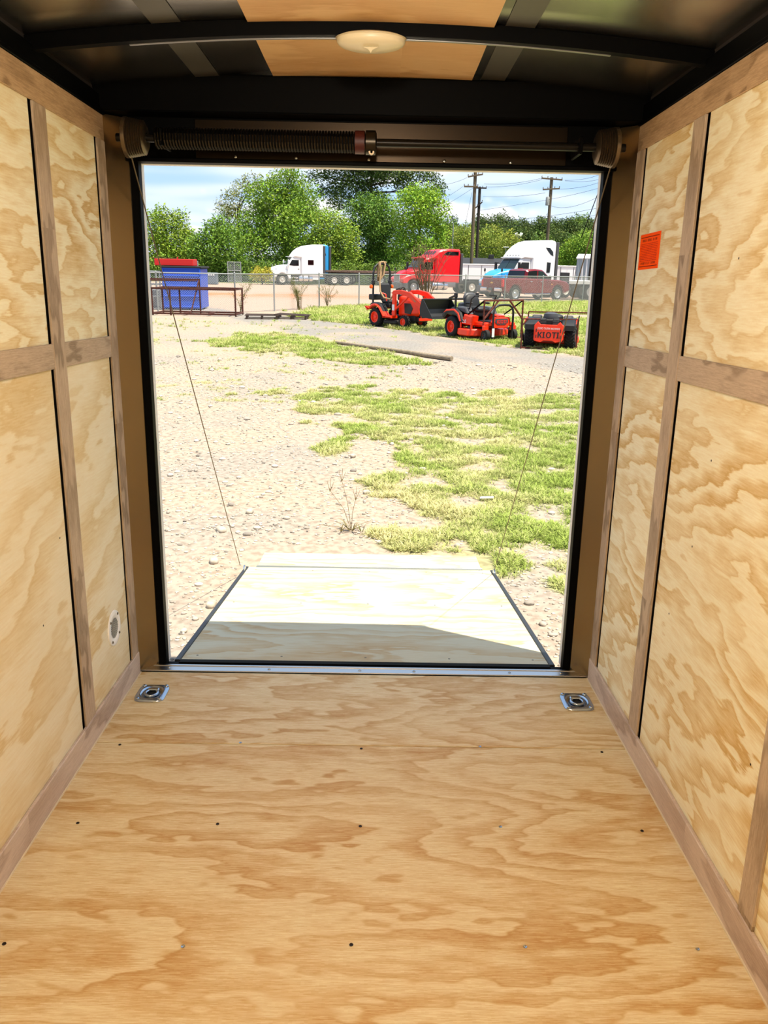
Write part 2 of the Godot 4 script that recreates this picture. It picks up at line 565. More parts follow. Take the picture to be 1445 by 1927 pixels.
func make_trailer() -> void:
	var hw := 0.865
	# --- floor: two plywood sheets over a steel frame, screws in rows
	var s := st()
	box(s, v3(0, -0.06, 1.64), v3(1.86, 0.08, 3.46))
	var fl := struct("floor", s, mat("black_steel"), TR)
	for q in [[0.006, 0.504, 0.1], [0.508, 1.726, 0.7], [1.730, 2.946, 0.2], [2.950, 3.36, 1.3]]:
		uvo = Vector2(1.0, q[2] - q[0])
		b1("plywood_sheet", v3(0, -0.01, (q[0] + q[1]) / 2), v3(1.74, 0.02, q[1] - q[0]), mat("ply_floor"), fl, 0.0015)
	uvo = Vector2.ZERO
	var zs := [0.51, 0.92, 1.338, 1.75, 2.16, 2.56, 2.97]
	for r in zs.size():
		for c in 5:
			var k := st()
			lathe(k, P2([0.0048, 0, 0.0044, 0.0012, 0.0018, 0.0004, 0, -0.0006]), Transform3D(Basis(), v3(-0.77 + 0.385 * c + rr(-0.008, 0.008), 0.0006, zs[r] + (0.012 if r == 0 and c % 2 == 0 else -0.006) + rr(-0.006, 0.006))), 10)
			var old: bool = (r * 5 + c) in [0, 2, 4, 5, 6, 7, 9, 10, 12, 16]
			obj("screw", k, mat("old_screw", Color(0.16, 0.11, 0.06), 0.5, 0.6) if old else mat("zinc"), fl)
	# threshold
	s = st()
	box(s, v3(0, 0.001, -0.026), v3(1.735, 0.006, 0.052), 0.002)
	box(s, v3(0, 0.0045, -0.044), v3(1.64, 0.004, 0.012), 0.0015)
	var th := struct("trim_1", s, mat("alu"), TR)
	for x in [-0.755, -0.37, -0.02, 0.19, 0.56, 0.76]:
		var k := st()
		blob(k, v3(x, 0.005, -0.022), v3(0.006, 0.003, 0.006), 10, 6)
		obj("rivet", k, mat("zinc"), th)
	# --- side walls
	for sd in [-1.0, 1.0]:
		var nm := "left" if sd < 0 else "right"
		var zb0 := 0.48 if sd < 0 else 0.492
		var zb1 := 0.562 if sd < 0 else 0.572
		s = st()
		var y0 := -0.10
		if sd < 0:
			box(s, v3(-0.905, 1.03, 1.64), v3(0.05, 2.26, 3.46))
		else:                                            # the side door of the trailer stands open, behind the camera's view
			box(s, v3(0.905, 1.03, 0.915), v3(0.05, 2.26, 2.01))
			box(s, v3(0.905, 1.03, 3.06), v3(0.05, 2.26, 0.62))
			box(s, v3(0.905, 2.03, 2.335), v3(0.05, 0.26, 0.83))
		var wall := struct("wall_" + nm, s, mat("gap"), TR)
		var xw: float = sd * 0.8725
		var n := 0
		# panels: three bays, each above and below the rail
		var bays := [[0.093, zb0 + 0.004], [zb1 + 0.015, 1.30], [1.34, 1.92], [2.75, 3.36]]
		if sd < 0: bays = [[0.093, zb0 + 0.004], [zb1 + 0.015, 1.30], [1.34, 2.10], [2.14, 3.36]]
		for b in bays:
			for half in 2:
				var ya := 0.02 if half == 0 else 1.215
				var yb := 1.215 if half == 0 else 1.93
				uvo = Vector2(fmod(0.31 + 0.77 * n + (0.55 if sd > 0 else 0.0), 2.55 - (b[1] - b[0])) - b[0], 0.04 - ya if half == 0 else fmod(0.2 + 0.31 * n, 0.5) - ya)
				b1("plywood_panel", v3(xw, (ya + yb) / 2, (b[0] + b[1]) / 2), v3(0.015, yb - ya, b[1] - b[0]), mat("ply_soft") if (half == 0 and sd < 0) else mat("ply_bold"), wall, 0.001)
				n += 1
		uvr = true
		var xb: float = sd * 0.8615
		for z in ([[0.012, 0.082, 1.866], [zb0, zb1, 1.866], [1.30, 1.37, 1.866]] if sd > 0 else [[0.012, 0.082, 1.866], [zb0, zb1, 1.866], [1.30, 1.37, 1.866], [2.10, 2.17, 1.866]]):
			uvo = Vector2(z[0] * 3.0, z[0] * 7.0)
			b1("batten", v3(xb, (0.085 + z[2]) / 2, (z[0] + z[1]) / 2), v3(0.007, z[2] - 0.085, z[1] - z[0]), mat("batten"), wall, 0.0012)
		uvr = false
		for z in ([[0.0825, zb0 - 0.0005], [zb1 + 0.0005, 1.2995], [1.3705, 1.92]] if sd > 0 else [[0.0825, zb0 - 0.0005], [zb1 + 0.0005, 1.2995], [1.3705, 2.0995], [2.1705, 3.36]]):
			uvo = Vector2(z[0] * 3.3, z[0] * 5.0)
			b1("rail_board", v3(sd * 0.862, 1.224, (z[0] + z[1]) / 2), v3(0.006, 0.068, z[1] - z[0]), mat("batten"), wall, 0.0012)
		uvo = Vector2(0.2, 0.1)
		b1("top_board", v3(sd * 0.862, 1.905, 1.69), v3(0.006, 0.077, 3.355), mat("batten_top"), wall, 0.0012)
		uvo = Vector2.ZERO
		# baseboard
		s = st()
		for z in ([[0.012, 1.90], [2.75, 3.36]] if sd > 0 else [[0.012, 3.36]]):
			box(s, v3(sd * 0.860, 0.0445, (z[0] + z[1]) / 2), v3(0.010, 0.085, z[1] - z[0]), 0.002)
		var bb := struct("baseboard_" + nm, s, mat("base_wood"), TR)
		s = st()
		for z in ([[0.012, 1.90], [2.75, 3.36]] if sd > 0 else [[0.012, 3.36]]): box(s, v3(sd * 0.8535, 0.002, (z[0] + z[1]) / 2), v3(0.003, 0.004, z[1] - z[0]))
		obj("edge_strip", s, mat("pale_edge", Color(0.86, 0.80, 0.68), 0.7), bb)
		# knots and nail holes seen on the panels
		for k in ([[0.62, 0.72], [0.78, 0.52], [1.0, 0.95]] if sd < 0 else [[0.80, 0.78], [0.70, 0.55], [0.85, 1.02], [0.86, 1.50], [1.25, 0.42]]):
			var kk := st()
			lathe(kk, P2([0.0035, 0, 0.002, 0.0008, 0, 0.0009]), Transform3D(Basis(Vector3.BACK, -sd * -PI / 2), v3(sd * 0.8652, k[1], k[0])), 8)
			obj("nail_head", kk, mat("old_screw"), wall)
		# black top rail
		s = st()
		box(s, v3(sd * 0.885, 1.975, 1.66), v3(0.05, 0.06, 3.40), 0.003)
		box(s, v3(sd * 0.868, 1.952, 1.66), v3(0.02, 0.012, 3.40), 0.002)
		struct("trim_%d" % (2 if sd < 0 else 3), s, mat("black_steel"), TR)
		# aluminium corner plate and black door jamb
		s = st()
		var A := Vector2(sd * 0.868, 0.006)
		var B := Vector2(sd * 0.802, -0.058)
		var d := (B - A).normalized() * 0.003
		face(s, [v3(A.x, 0, A.y), v3(A.x, 1.95, A.y), v3(B.x, 1.95, B.y), v3(B.x, 0, B.y)], v3(-sd, 0, 0.5))
		face(s, [v3(A.x, 0, A.y), v3(A.x, 1.95, A.y), v3(sd * 0.90, 1.95, -0.06), v3(sd * 0.90, 0, -0.06)], v3(sd, 0, 0))
		face(s, [v3(B.x, 0, B.y), v3(B.x, 1.95, B.y), v3(sd * 0.90, 1.95, -0.06), v3(sd * 0.90, 0, -0.06)], v3(0, 0, -1))
		face(s, [v3(A.x, 1.95, A.y), v3(B.x, 1.95, B.y), v3(sd * 0.90, 1.95, -0.06)], Vector3.UP)
		struct("trim_%d" % (4 if sd < 0 else 5), s, mat("brushed"), TR)
		s = st()
		box(s, v3(sd * 0.789, 0.91, -0.075), v3(0.030, 1.83, 0.04), 0.003)
		box(s, v3(sd * 0.865, 1.0, -0.10), v3(0.13, 2.1, 0.06), 0.003)
		var jm := struct("trim_%d" % (6 if sd < 0 else 7), s, mat("black_steel"), TR)
		b1("outer_flange", v3(sd * 0.779, 0.92, -0.110), v3(0.010, 1.84, 0.030), mat("white_alu"), jm, 0.002)
	# front wall
	s = st()
	box(s, v3(0, 1.03, 3.40), v3(1.86, 2.26, 0.06))
	var fw := struct("wall_front", s, mat("gap"), TR)
	for x in [-0.4375, 0.4375]:
		uvo = Vector2(x, 0.3)
		b1("plywood_panel", v3(x, 1.02, 3.364), v3(0.86, 2.0, 0.012), mat("ply_soft"), fw, 0.001)
	uvo = Vector2.ZERO
	# --- ceiling: bowed metal skin, bows and a plywood strip
	var rows := []
	var rows2 := []
	for i in 25:
		var x := -0.93 + 1.86 * i / 24.0
		var y := 2.078 - 0.055 * pow(x / 0.9, 2)
		rows.append(V([x, y, -0.14, x, y, 0.6, x, y, 1.4, x, y, 2.4, x, y, 3.44]))
		rows2.append(V([x, y + 0.05, -0.14, x, y + 0.05, 0.6, x, y + 0.05, 1.4, x, y + 0.05, 2.4, x, y + 0.05, 3.44]))
	s = st()
	surf(s, rows, v3(0, 9, 1.5))
	surf(s, rows2, v3(0, -9, 1.5))
	for e in [0, 24]:
		face(s, [rows[e][0], rows[e][4], rows2[e][4], rows2[e][0]], v3(-1 if e == 0 else 1, 0, 0))
	for i in 24:
		for e in [0, 4]: face(s, [rows[i][e], rows[i + 1][e], rows2[i + 1][e], rows2[i][e]], v3(0, 0, -1 if e == 0 else 1))
	var cl := struct("ceiling", s, mat("ceiling_sheet"), TR)
	for z in [0.513, 1.12, 1.73, 2.34, 2.95]:
		s = st()
		var p0 := PackedVector2Array()
		var p1 := PackedVector2Array()
		for i in 17:
			var x := -0.885 + 1.77 * i / 16.0
			p0.append(Vector2(x, 2.040 - 0.055 * pow(x / 0.9, 2)))
			p1.append(Vector2(x, 2.076 - 0.055 * pow(x / 0.9, 2)))
		p1.reverse()
		p0.append_array(p1)
		ext(s, p0, z - 0.014, z + 0.014)
		obj("roof_bow", s, mat("black_steel"), cl)
		s = st()
		p0 = PackedVector2Array()
		p1 = PackedVector2Array()
		for i in 17:
			var x := -0.62 + 1.24 * i / 16.0
			p0.append(Vector2(x, 2.0375 - 0.055 * pow(x / 0.9, 2)))
			p1.append(Vector2(x, 2.0395 - 0.055 * pow(x / 0.9, 2)))
		p1.reverse()
		p0.append_array(p1)
		ext(s, p0, z - 0.016, z - 0.008)
		obj("bow_edge", s, mat("alu"), cl)
	for z in [[-0.05, 0.497], [0.529, 1.104], [1.136, 1.714], [1.746, 2.324], [2.356, 3.36]]:
		s = st()
		uvo = Vector2(z[0] * 1.7, z[0])
		var rw := []
		for i in 9:
			var x := -0.312 + 0.624 * i / 8.0
			var y := 2.070 - 0.055 * pow(x / 0.9, 2)
			rw.append(V([x, y, z[0], x, y - 0.002, (z[0] + z[1]) / 2, x, y, z[1]]))
		surf(s, rw, v3(0, 9, 1))
		for e in [0, 8]:
			var o := v3(0, 0.004, 0)
			face(s, [rw[e][0], rw[e][2], rw[e][2] + o, rw[e][0] + o], v3(-1 if e == 0 else 1, 0, 0))
		obj("plywood_strip", s, mat("luan"), cl)
		uvo = Vector2.ZERO
		for x in [-0.555, 0.34]:
			s = st()
			var ya: float = 2.0755 - 0.055 * pow((x + 0.0) / 0.9, 2)
			var yb: float = 2.0755 - 0.055 * pow((x + 0.075) / 0.9, 2)
			face(s, [v3(x, ya, z[0]), v3(x, ya, z[1]), v3(x + 0.075, yb, z[1]), v3(x + 0.075, yb, z[0])], Vector3.DOWN)
			obj("tape_strip", s, mat("tape", Color(0.42, 0.41, 0.38), 0.5, 0.8), cl)
	# --- header over the ramp opening
	s = st()
	box(s, v3(0, 2.01, -0.02), v3(1.80, 0.11, 0.10), 0.004)
	struct("trim_9", s, mat("black_steel"), TR)
	s = st()
	box(s, v3(0, 1.90, -0.085), v3(1.80, 0.16, 0.05), 0.003)
	box(s, v3(0, 1.825, -0.070), v3(1.62, 0.014, 0.05), 0.003)
	var hd := struct("wall_rear", s, mat("black_steel"), TR)
	b1("cover_plate", v3(0.031, 1.8875, -0.056), v3(1.224, 0.125, 0.006), mat("brushed_dark"), hd, 0.001)
	b1("outer_flange", v3(0, 1.822, -0.112), v3(1.56, 0.010, 0.03), mat("white_alu"), hd, 0.002)
	for x in [-0.45, -0.25, -0.01, 0.24, 0.46]:
		var k := st()
		blob(k, v3(x, 1.838, -0.052), v3(0.006, 0.006, 0.004), 10, 6)
		obj("rivet", k, mat("zinc"), hd)
	# --- counterbalance spring on its shaft
	var sp := thing("ramp_spring_shaft", "dark coil spring and shaft with two cable drums above the ramp opening", "spring", TR * place(0, 1.868, 0.075))
	t1("shaft", [-0.80, 0, 0, 0.80, 0, 0], 0.0125, mat("shaft", Color(0.11, 0.10, 0.09), 0.35, 0.8), sp, 12)
	s = st()
	var hx := PackedVector3Array()
	for i in 72 * 10 + 1:
		var a := TAU * i / 10.0
		hx.append(v3(-0.675 + 0.66 * i / 720.0, 0.029 * cos(a), 0.029 * sin(a)))
	tube(s, hx, 0.0042, 5)
	obj("coil_spring", s, mat("spring"), sp)
	s = st()
	lathe(s, P2([0.0245, 0, 0.0245, 0.66]), Transform3D(Basis(Vector3.BACK, -PI / 2), v3(-0.675, 0, 0)), 14)
	obj("spring_core", s, mat("black_rubber"), sp)
	s = st()
	lathe(s, P2([0.014, 0, 0.036, 0, 0.036, 0.03, 0.026, 0.034, 0.014, 0.034]), Transform3D(Basis(Vector3.BACK, -PI / 2), v3(-0.018, 0, 0)), 14)
	obj("winding_cone", s, mat("spring"), sp)
	s = st()
	lathe(s, P2([0.0345, 0, 0.0345, 0.03]), Transform3D(Basis(Vector3.BACK, -PI / 2), v3(-0.052, 0, 0)), 14)
	obj("painted_end", s, mat("red_paint"), sp)
	s = st()
	lathe(s, P2([0.004, -0.006, 0.009, -0.006, 0.009, 0.006, 0.004, 0.006]), Transform3D(Basis(Vector3.RIGHT, PI / 2), v3(0.0, -0.030, 0.016)), 12)
	obj("set_bolt", s, mat("drum", Color(0.44, 0.38, 0.30), 0.35, 0.9), sp)
	for sd in [-1.0, 1.0]:
		s = st()
		var pr := PackedVector2Array([Vector2(0.014, -0.03), Vector2(0.036, -0.03)])
		for i in 8:
			pr.append(Vector2(0.044 + 0.0012 * i, -0.026 + 0.0068 * i)); pr.append(Vector2(0.051 + 0.0012 * i, -0.0226 + 0.0068 * i))
		for p in [[0.060, 0.030], [0.060, 0.036], [0.050, 0.040], [0.014, 0.040]]: pr.append(Vector2(p[0], p[1]))
		lathe(s, pr, Transform3D(Basis(Vector3.BACK, -sd * PI / 2), v3(sd * 0.735, 0, 0)), 22)
		obj("cable_drum", s, mat("drum", Color(0.44, 0.38, 0.30), 0.35, 0.9), sp)
		b1("bearing_bracket", v3(sd * 0.655, 0, -0.03), v3(0.010, 0.05, 0.12), mat("black_steel"), sp, 0.002)
	# --- ramp cables
	for q in [[-0.760, -0.770, "left", "steel ramp cable running from the left drum to the ramp's left corner"], [0.762, 0.747, "right", "steel ramp cable running from the right drum to the ramp's right corner"]]:
		s = st()
		tube(s, V([q[0], 1.815, 0.065, q[1], -0.150, -1.70]), 0.0022, 6)
		var cb := obj("ramp_cable", s, mat("cable"), self, TR)
		tag(cb, q[3], "cable")
	# --- dome lamps: the one in view is off, the two behind the camera are lit
	dome_lamp(0.505, "oblong cream dome lamp under the ceiling bow above the ramp door, switched off", 0.0)
	dome_lamp(1.722, "second dome lamp along the ceiling from the ramp door, lit", LAMP)
	dome_lamp(2.942, "third dome lamp along the ceiling from the ramp door, lit", LAMP)
	# --- notice on the right wall
	var nt := b1("notice_sheet", v3(0.8642, 1.552, 0.211), v3(0.0012, 0.106, 0.186), mat("notice", Color.WHITE, 0.6), self)
	nt.transform = TR
	mat("notice").albedo_texture = notice_print()
	mat("notice").metallic_specular = 0.1
	mat("notice").uv1_scale = Vector3(1.0 / 0.186, -1.0 / 0.106, 1); mat("notice").uv1_offset = Vector3(-0.118 / 0.186, 1.605 / 0.106, 0)
	tag(nt, "bright orange printed notice sheet stuck on the upper right plywood wall", "notice")
	# --- round vent on the left wall
	var vt := thing("wall_vent", "round white louvred vent screwed low on the left plywood wall", "vent", TR * Transform3D(Basis(Vector3.BACK, -PI / 2), v3(-0.865, 0.281, 0.240)))
	s = st()
	lathe(s, P2([0.062, 0, 0.061, 0.0035, 0.056, 0.005, 0.038, 0.0035, 0.036, 0.002, 0, 0.002]), Transform3D(), 32)
	obj("plate", s, mat("vent_white"), vt)
	for i in 13:
		var o := -0.032 + 0.064 * i / 12.0
		var l := sqrt(0.035 * 0.035 - o * o)
		b1("slot", v3(0.0, 0.0028, 0.0) + Basis(Vector3.UP, 0.6) * v3(0, 0, o), v3(2.0 * l, 0.0012, 0.0015), mat("vent_slot", Color(0.42, 0.46, 0.48), 0.7), vt, 0.0, Basis(Vector3.UP, 0.6))
	for i in 4:
		s = st()
		var a := 0.7 + TAU * i / 4.0
		blob(s, v3(0.052 * cos(a), 0.005, 0.052 * sin(a)), v3(0.005, 0.003, 0.005), 10, 6)
		obj("screw", s, mat("old_zinc", Color(0.42, 0.38, 0.32), 0.4, 0.8), vt)
	# --- recessed tie-down rings
	for q in [[-0.765, 0.182, "recessed zinc tie-down ring in the floor by the left wall"], [0.768, 0.202, "recessed zinc tie-down ring in the floor by the right wall"]]:
		var dr := thing("tie_down_ring", q[2], "tie-down", TR * place(q[0], 0.001, q[1]), "floor tie-downs")
		s = st()
		var oct := PackedVector2Array()
		for k in 4:
			for i in 5:
				var a := TAU * k / 4.0 + PI / 2 * i / 4.0
				oct.append(Vector2((0.036 if k in [0, 3] else -0.036) + 0.018 * cos(a), (0.044 if k in [0, 1] else -0.044) + 0.018 * sin(a)))
		var hole := PackedVector2Array()
		for i in 24: hole.append(Vector2(0.033 * cos(TAU * i / 24), 0.004 + 0.036 * sin(TAU * i / 24)))
		# plate: rows from the outer rim to the pan's bottom
		var m := 40
		var R := []
		for lv in [[1.0, 0.0], [0.98, 0.005], [0.90, 0.006], [0.74, 0.008], [0.66, 0.007], [0.58, 0.0012], [0.0, 0.0008]]:
			var row := PackedVector3Array()
			for i in m:
				var a := TAU * i / m
				var e := Vector2(cos(a), sin(a))
				var rl := 1.0 / pow(pow(absf(e.x) / 0.054, 5.0) + pow(absf(e.y) / 0.062, 5.0), 0.2)
				var ri := 1.0 / pow(pow(absf(e.x) / 0.058, 2.4) + pow(absf(e.y) / 0.066, 2.4), 1.0 / 2.4)
				var r2: float = lerpf(ri, rl, smoothstep(0.66, 0.9, lv[0])) * lv[0]
				row.append(v3(e.x * r2, lv[1], e.y * r2))
			R.append(row)
		surf(s, R, v3(0, -1, 0), true)
		obj("pan", s, mat("zinc"), dr)
		s = st()
		var rg := PackedVector3Array()
		for i in 21:
			var a := -0.25 * PI + TAU * 0.75 * i / 20.0 + PI * 0.0
			rg.append(v3(0.021 * cos(a), 0.0065, 0.006 + 0.023 * sin(a)))
		tube(s, rg, 0.0052, 8)
		obj("ring", s, mat("zinc"), dr)
		b1("clamp", v3(0, 0.006, -0.020), v3(0.040, 0.010, 0.016), mat("zinc"), dr, 0.003)
		s = st()
		lathe(s, P2([0.019, 0.0003, 0, 0.0004]), Transform3D(Basis(), v3(0, 0.0010, 0.006)), 16)
		obj("drain_hole", s, mat("dark_hole"), dr)
		for x in [-1, 1]:
			for z in [-1, 1]:
				s = st()
				blob(s, v3(x * 0.040, 0.0075, z * 0.048), v3(0.008, 0.004, 0.008), 12, 6)
				obj("bolt_head", s, mat("zinc"), dr)
	# --- ramp door, let down to the ground
	var ang := atan2(0.187, 1.68)
	var rp := thing("ramp_door", "pale plywood ramp door let down to the ground with a hinged flap", "ramp", TR * Transform3D(Basis(Vector3.RIGHT, -ang), v3(0, -0.004, -0.112)))
	uvo = Vector2(1.0, 1.9)
	b1("deck", v3(0, -0.012, -0.855), v3(1.47, 0.02, 1.69), mat("ply_ramp"), rp, 0.002)
	for x in [-0.747, 0.747]:
		b1("side_rail", v3(x, -0.022, -0.85), v3(0.022, 0.045, 1.70), mat("rail_grey", Color(0.20, 0.21, 0.22), 0.45, 0.4), rp, 0.003)
	b1("hinge_bar", v3(0, -0.022, 0.012), v3(1.47, 0.045, 0.04), mat("black_steel"), rp, 0.004)
	for x in [-0.745, 0.745]:
		s = st()
		ext(s, P2([-0.03, -0.02, 0.03, -0.02, 0.03, 0.012, 0.008, 0.030, -0.008, 0.030, -0.03, 0.012]), -0.004, 0.004, 0.001, Transform3D(Basis(Vector3.UP, PI / 2), v3(x, 0, -1.60)))
		obj("cable_bracket", s, mat("zinc"), rp)
	uvo = Vector2(0.9, 2.2)
	var fp := b1("flap", v3(0, -0.012, -1.90), v3(1.38, 0.018, 0.30), mat("ply_ramp"), rp, 0.002)
	fp.transform = Transform3D(Basis(Vector3.RIGHT, 0.085), v3(0, -0.155, 0.0))
	uvo = Vector2.ZERO
	s = st()
	tube(s, V([-0.69, 0.0, -1.722, 0.69, 0.0, -1.722]), 0.006, 8)
	box(s, v3(0, -0.0015, -1.705), v3(1.38, 0.002, 0.03))
	obj("piano_hinge", s, mat("hinge", Color(0.62, 0.63, 0.60), 0.4, 0.8), rp)
	for z in [-0.06, -0.88, -1.62]:
		for i in 5:
			var k := st()
			lathe(k, P2([0.005, 0, 0.0035, 0.001, 0, 0.0004]), Transform3D(Basis(), v3(-0.68 + 0.34 * i, -0.0018, z)), 8)
			obj("screw", k, mat("old_zinc"), rp)
	# rear cross-member under the threshold
	s = st()
	box(s, v3(0, -0.055, -0.075), v3(1.60, 0.10, 0.05), 0.003)
	struct("trim_8", s, mat("black_steel"), TR)

const LAMP := 0.25
func dome_lamp(z: float, label: String, lit: float) -> void:
	var dl := thing("dome_lamp", label, "lamp", TR * place(0, 2.038, z), "dome lamps along the ceiling")
	var s := st()
	var rw2 := []
	for i in 7:
		var t := i / 6.0
		var c := PackedVector3Array()
		for k in 28:
			var a := TAU * k / 28.0
			var f := sqrt(maxf(0.0, 1.0 - pow(maxf(0.0, t - 0.25) / 0.76, 2.2)))
			c.append(v3(0.088 * f * cos(a), -0.029 * t, 0.058 * f * sin(a)))
		rw2.append(c)
	surf(s, rw2, v3(0, -0.012, 0), true)
	face(s, Array(rw2[6]), Vector3.DOWN)
	obj("lens", s, mat("dome") if lit == 0.0 else mat("dome_lit", Color(0.9, 0.86, 0.76), 0.4), dl)
	if lit > 0.0:
		mat("dome_lit").emission_enabled = true; mat("dome_lit").emission = Color(1.0, 0.88, 0.70); mat("dome_lit").emission_energy_multiplier = 1.5
		var l := OmniLight3D.new()
		l.name = "dome_light"; l.light_color = Color(1.0, 0.95, 0.88); l.light_energy = lit; l.light_size = 0.06; l.omni_range = 8.0; l.omni_attenuation = 2.0; l.shadow_enabled = true
		l.position = v3(0, -0.10, 0)
		dl.add_child(l)
	s = st()
	blob(s, v3(0, 0.0, 0), v3(0.092, 0.010, 0.062), 28, 6)
	obj("base", s, mat("dome_base", Color(0.78, 0.72, 0.58), 0.5), dl)
	s = st()
	ext(s, P2([-0.020, 0.0, 0.020, 0.0, 0.006, -0.006, 0.0, -0.014, -0.006, -0.006]), 0.046, 0.056, 0.001)
	obj("switch", s, mat("dome"), dl, Transform3D(Basis(Vector3.RIGHT, 0.5), v3(0, -0.002, -0.012)))

func notice_print() -> ImageTexture:
	var im := Image.create(186, 106, false, Image.FORMAT_RGB8)
	im.fill(Color(1.0, 0.33, 0.0))
	var ink := Color(0.35, 0.10, 0.02)
	im.fill_rect(Rect2i(8, 9, 170, 2), ink); im.fill_rect(Rect2i(8, 96, 170, 2), ink)
	var r := RandomNumberGenerator.new()
	r.seed = 3
	for y in [16, 84]:
		for wd in [[24, 34], [72, 36], [120, 34]]:
			var x: int = wd[0]
			while x < wd[0] + wd[1]:
				im.fill_rect(Rect2i(x, y, 2, 7), ink)
				if r.randf() < 0.6: im.fill_rect(Rect2i(x, y + 3 * r.randi_range(0, 2), 5, 1), ink)
				if r.randf() < 0.5: im.fill_rect(Rect2i(x + 4, y, 2, 7), ink)
				x += 8
	for i in 11:
		var x := 12
		while x < 165:
			var l := r.randi_range(3, 9)
			im.fill_rect(Rect2i(x, 29 + 5 * i, mini(l, 168 - x), 2), Color(0.72, 0.14, 0.02))
			x += l + 2
	return ImageTexture.create_from_image(im)

# ---------------------------------------------------------------- the yard
var g_near := P2([-1.85, -8.75, -0.9, -7.7, -0.42, -6.9, -0.05, -5.3, 0.15, -3.7, 0.36, -2.75, 0.75, -2.25, 0.95, -1.75, 1.3, -1.2, 3, -1.0, 10, -1.5, 10, -9.2, 3.04, -9.15, 1.6, -9.3, 0.9, -8.7, 0.4, -9.1, -0.05, -9.2, -0.8, -9.5])
var g_strip := P2([-4.2, -15.9, -3.7, -18.3, -2.9, -19.4, -1.7, -18.1, -0.6, -15.9, 0.35, -14.2, 0.75, -12.7, 0.3, -12.3, -0.7, -12.4, -2.0, -14.1, -3.0, -15.0])
var g_back := P2([-3.0, -26.6, -2.82, -26.1, -0.18, -22.6, 2.06, -18.4, 4.48, -14.8, 7.5, -11.0, 30, -10, 44, -62, 12, -46, 5, -41, -1, -35.2, -2.6, -33, -3.2, -29.5])
var g_road := P2([-14, -41, -4.6, -28.0, -2.82, -25.9, -0.18, -22.4, 2.06, -18.1, 4.48, -14.5, 8.5, -9.0, 13, -3, 9.5, -3.0, 6.5, -7.8, 3.5, -11.9, 1.6, -14.0, 0.9, -15.1, -0.2, -16.0, -2.2, -19.4, -5, -25, -16, -38])
var edge_noise := noise(301, 0.9, 3)
var patch_noise := noise(302, 1.7, 3)
var broad_noise := noise(303, 0.22, 3)

func inside(p: PackedVector2Array, x: float, z: float, wob: float) -> bool:
	return Geometry2D.is_point_in_polygon(Vector2(x + wob * edge_noise.get_noise_2d(x, z), z + wob * edge_noise.get_noise_2d(x + 50, z)), p)

func grass_at(x: float, z: float) -> float:
	var n := patch_noise.get_noise_2d(x, z)
	if z > -10.5 and inside(g_near, x, z, 0.9):
		return clampf(0.75 + 1.5 * n, 0.0, 1.0)
	if inside(g_strip, x, z, 1.0): return clampf(0.85 + 0.9 * n, 0.0, 1.0)
	if z < -10.0 and inside(g_back, x, z, 0.8):
		var dirt := absf(z + 29.6 + 0.08 * (x - 5.0))
		if x > 2.6 and dirt < 1.5: return clampf((dirt - 1.0) * 1.5, 0.0, 1.0)
		return clampf(0.95 + 0.5 * n, 0.0, 1.0)
	if x < 0.5 and z < -8.0 and z > -24.0:
		return clampf((n + 0.55 * broad_noise.get_noise_2d(x * 1.5, z * 2.2) - 0.26) * 1.6, 0.0, 0.45)
	return 0.0

func ground_height(x: float, z: float) -> float:
	if z < -30.0 or absf(x) > 9.0 or z > 2.0: return 0.0
	var f := clampf(1.0 - (-z - 6.0) / 22.0, 0.0, 1.0) * clampf((9.0 - absf(x)) / 2.0, 0.0, 1.0)
	if absf(x) < 1.1 and z > -2.6: f *= 0.2
	return f * (0.018 * patch_noise.get_noise_2d(x * 0.8, z * 0.8) - 0.006)

func ground_color(x: float, z: float) -> Color:
	var b := broad_noise.get_noise_2d(x * 2.0, z * 2.0)
	var c := Color(0.366, 0.286, 0.218).lerp(Color(0.304, 0.262, 0.218), clampf(0.5 + 1.4 * b, 0.0, 1.0))
	if z < -26.5:                                    # the lot behind the fence is redder
		var t := clampf((-z - 26.5) / 6.0, 0.0, 1.0)
		c = c.lerp(Color(0.366, 0.268, 0.211), t)
		var st2 := exp(-pow((z + 46.0 + 2.0 * b + 0.12 * (x + 6.0)) / 3.2, 2)) * clampf((4.0 - x) / 5.0, 0.0, 1.0)
		c = c.lerp(Color(0.44, 0.15, 0.045), 0.95 * st2 * clampf(0.7 + b, 0.0, 1.0))
		if z < -72.0: c = c.lerp(Color(0.089, 0.125, 0.044), clampf((-z - 72.0) / 5.0, 0.0, 1.0))
	if inside(g_road, x, z, 0.5):
		c = c.lerp(Color(0.228, 0.218, 0.200), clampf(0.75 + 0.8 * b, 0.2, 0.9))
	var g := grass_at(x, z)
	return c.lerp(Color(0.304, 0.304, 0.125), g * 0.7)

